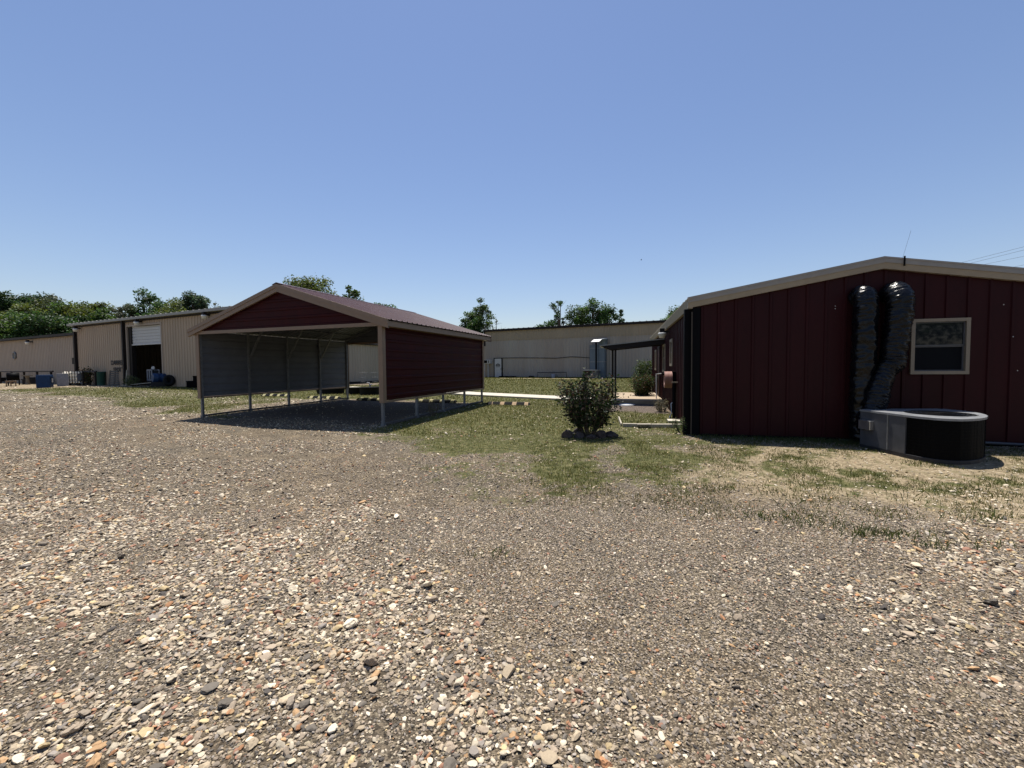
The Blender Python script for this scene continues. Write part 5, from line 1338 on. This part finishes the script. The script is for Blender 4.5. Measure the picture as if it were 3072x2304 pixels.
# pebbles, thick in the coarse drifts
x, y = scatter(64000, 1.25, 5.0, 1.32); k, c = keep_gravel(x, y, .055, .95)
k &= rng.random(len(x)) < .20 + .9 * sstep(.36, .54, fbm(x, y, 1.7, 61)); x, y, c = x[k], y[k], c[k]
addst(stones(x, y, np.clip(rng.lognormal(math.log(.0225), .36, len(x)), .012, .075), pick(len(x), PW_C), 1))
x, y = scatter(46000, 5.0, 11.0, 1.32); k, c = keep_gravel(x, y, .10, .8); x, y = x[k], y[k]
addst(stones(x, y, np.clip(rng.lognormal(math.log(.032), .32, len(x)), .015, .08), pick(len(x), PW_C), 0))
# a few bigger rocks in the coarse drifts
x, y = scatter(2000, 1.3, 6.0, 1.30); k, c = keep_gravel(x, y, .0, .6); x, y = x[k], y[k]
addst(stones(x, y, np.clip(rng.lognormal(math.log(.048), .25, len(x)), .03, .095), pick(len(x), PW_C), 2, seed0=300))
x, y = scatter(52000, 12.0, 30.0, 1.25); k, c = keep_gravel(x, y, .55, .8); k &= (x < -6) & (rng.random(len(x)) < .25 + sstep(.42, .6, fbm(x, y, .45, 88))); x, y = x[k], y[k]
addst(stones(x, y, np.clip(rng.lognormal(math.log(.055), .35, len(x)), .02, .14), PAL[rng.choice([0, 0, 1, 1, 2, 3, 8, 10], len(x))] * rng.uniform(.8, 1.15, (len(x), 1)), 0, sink=.3))
# pale chips lying in the turf
x, y = scatter(9000, 6.5, 17.0, 1.0); g, s_, c, m_ = masks(x, y); k = (rng.random(len(x)) < .5 * sstep(.2, .5, g) * sstep(.40, .62, fbm(x, y, 1.2, 33))) & (x > -9); x, y = x[k], y[k]
addst(stones(x, y, np.clip(rng.lognormal(math.log(.034), .35, len(x)), .015, .08), PAL[rng.choice([0, 1, 1, 2, 10, 11], len(x))] * rng.uniform(.75, 1.1, (len(x), 1)), 0, sink=.0))
# limestone chips over the sandy soil
x, y = scatter(26000, 2.8, 9.0, 1.25); g, s_, c, m_ = masks(x, y); k = (rng.random(len(x)) < .5 * s_ * (.3 + 1.1 * sstep(6.2, 4.2, y))) & (x > 1.5); x, y = x[k], y[k]
addst(stones(x, y, np.clip(rng.lognormal(math.log(.024), .4, len(x)), .01, .09), PAL[rng.choice([0, 1, 2, 10, 11], len(x))] * rng.uniform(.8, 1.1, (len(x), 1)), 0))
gr = bulk("gravel", np.vstack(SV), np.vstack(SF), M_rock, None, np.vstack(SC), smooth=False)
tag(gr, "loose mixed gravel and pebbles covering the yard", "gravel", kind="stuff")

# ---------------------------------------------------------------- grass blades (one mass)
def blades(x, y, h, wd, cols):
    n = len(x); z = gzn(x, y); a = rng.random(n) * 6.283; ln = rng.normal(size=(n, 2)) * .45
    p = np.c_[x, y, z]; s_ = np.c_[np.cos(a), np.sin(a), np.zeros(n)] * (wd / 2)[:, None]
    tip = p + np.c_[ln * h[:, None], h]
    mid_ = p + np.c_[ln * h[:, None] * .35, h * .55]
    v = np.stack([p - s_, p + s_, mid_ + s_ * .7, tip, mid_ - s_ * .7], 1).reshape(-1, 3)
    f = np.arange(n * 5).reshape(n, 5)
    return v, f, np.repeat(cols, 5, 0)
GP = np.array([1.0, 1.03, .9]) * np.array([(.080, .088, .026), (.066, .078, .020), (.105, .105, .036), (.165, .142, .064), (.052, .072, .017), (.23, .195, .105)])
BV = []; BF = []; BC = []; bn = 0
def addgrass(n, y0, y1, half, h, wd, pmul=1.0, lo=.28):
    global bn
    x, y = scatter(n, y0, y1, half); g, s_, c, m_ = masks(x, y)
    k = rng.random(n) < sstep(lo, .8, g * (.5 + .85 * fbm(x, y, 5, 71))) * pmul * .8
    # keep out of the buildings and off the slabs
    q_ = (x - RB.o.x) * RB.u.x + (y - RB.o.y) * RB.u.y; w_ = (x - RB.o.x) * RB.v.x + (y - RB.o.y) * RB.v.y
    k &= ~((q_ > -.05) & (w_ > -.03) & (w_ < BL) & (q_ < BW)); k &= ~((q_ > -1.9) & (q_ < 0) & (w_ > 6.4) & (w_ < 10.95))
    k &= ~inpoly(x, y, PF + PB[::-1])
    x, y = x[k], y[k]
    if not len(x): return
    pw_ = np.array([.24, .18, .24, .15, .08, .11]); tone = GP[rng.choice(6, len(x), p=pw_)] * (.72 + .6 * fbm(x, y, .9, 55))[:, None]
    v, f, c_ = blades(x, y, h * rng.uniform(.5, 1.4, len(x)) * (.6 + .8 * fbm(x, y, 2.5, 66)), wd * rng.uniform(.7, 1.3, len(x)), tone)
    BV.append(v); BF.append(f + bn); BC.append(c_); bn += len(v)
addgrass(170000, 3.0, 9.0, 1.25, .030, .006, .62)
addgrass(150000, 9.0, 17.0, 1.25, .042, .013)
addgrass(120000, 17.0, 32.0, 1.2, .055, .025)
addgrass(60000, 32.0, 48.0, .9, .06, .05)
x, y = scatter(150000, 4.1, 8.2, 1.25); w_ = (x - RB.o.x) * RB.v.x + (y - RB.o.y) * RB.v.y; q_ = (x - RB.o.x) * RB.u.x + (y - RB.o.y) * RB.u.y
k = (x > -.6) & (rng.random(len(x)) < .6 * sstep(.38, .66, fbm(x, y, 2.1, 141)) * sstep(-.6, .8, x) * sstep(4.1, 5.2, y + .25 * x)) & ~((q_ > -.05) & (w_ > -.03)); x, y = x[k], y[k]
tone = GP[rng.choice(6, len(x), p=[.28, .26, .2, .08, .14, .04])] * (.7 + .5 * rng.random((len(x), 1)))
v, f, c_ = blades(x, y, .03 * rng.uniform(.5, 1.7, len(x)), .006 * rng.uniform(.7, 1.4, len(x)), tone)
BV.append(v); BF.append(f + bn); BC.append(c_); bn += len(v)
# ragged tufts standing in the gravel and along the burgundy wall
tx = []; ty_ = []
for cx_, cy_, n, s_ in ((3.32, 3.77, 130, .10), (3.19, 3.72, 110, .08), (2.93, 3.99, 90, .10), (2.47, 4.18, 90, .07), (3.68, 3.71, 70, .07), (3.54, 3.52, 60, .06), (-.15, 3.42, 60, .06), (4.55, 4.13, 130, .12), (2.55, 5.09, 70, .08), (2.75, 4.1, 90, .12), (4.3, 4.7, 160, .3), (3.2, 4.45, 120, .25), (5.2, 4.9, 200, .3), (3.1, 3.85, 120, .16), (.6, 5.2, 90, .18), (4.0, 3.5, 60, .08), (4.9, 3.7, 110, .1)):
    n = int(n * .6); tx.append(cx_ + rng.normal(size=n) * s_ * 1.5); ty_.append(cy_ + rng.normal(size=n) * s_ * .8)
t = rng.random(2600) ** .8
q_ = t * 3.2; tx.append(RB.o.x + RB.u.x * q_ - RB.v.x * (.12 + np.abs(rng.normal(size=2600)) * .22)); ty_.append(RB.o.y + RB.u.y * q_ - RB.v.y * (.12 + np.abs(rng.normal(size=2600)) * .22))
x = np.concatenate(tx); y = np.concatenate(ty_)
v, f, c_ = blades(x, y, .065 * rng.uniform(.4, 1.4, len(x)), .007 * rng.uniform(.7, 1.3, len(x)), np.array([(.045, .075, .02), (.065, .09, .026), (.09, .095, .035)])[rng.integers(0, 3, len(x))])
BV.append(v); BF.append(f + bn); BC.append(c_)
gs_ = bulk("grass", np.vstack(BV), np.vstack(BF), M_grass, None, np.vstack(BC))
tag(gs_, "short patchy grass over the lawn and verges", "grass", kind="stuff")
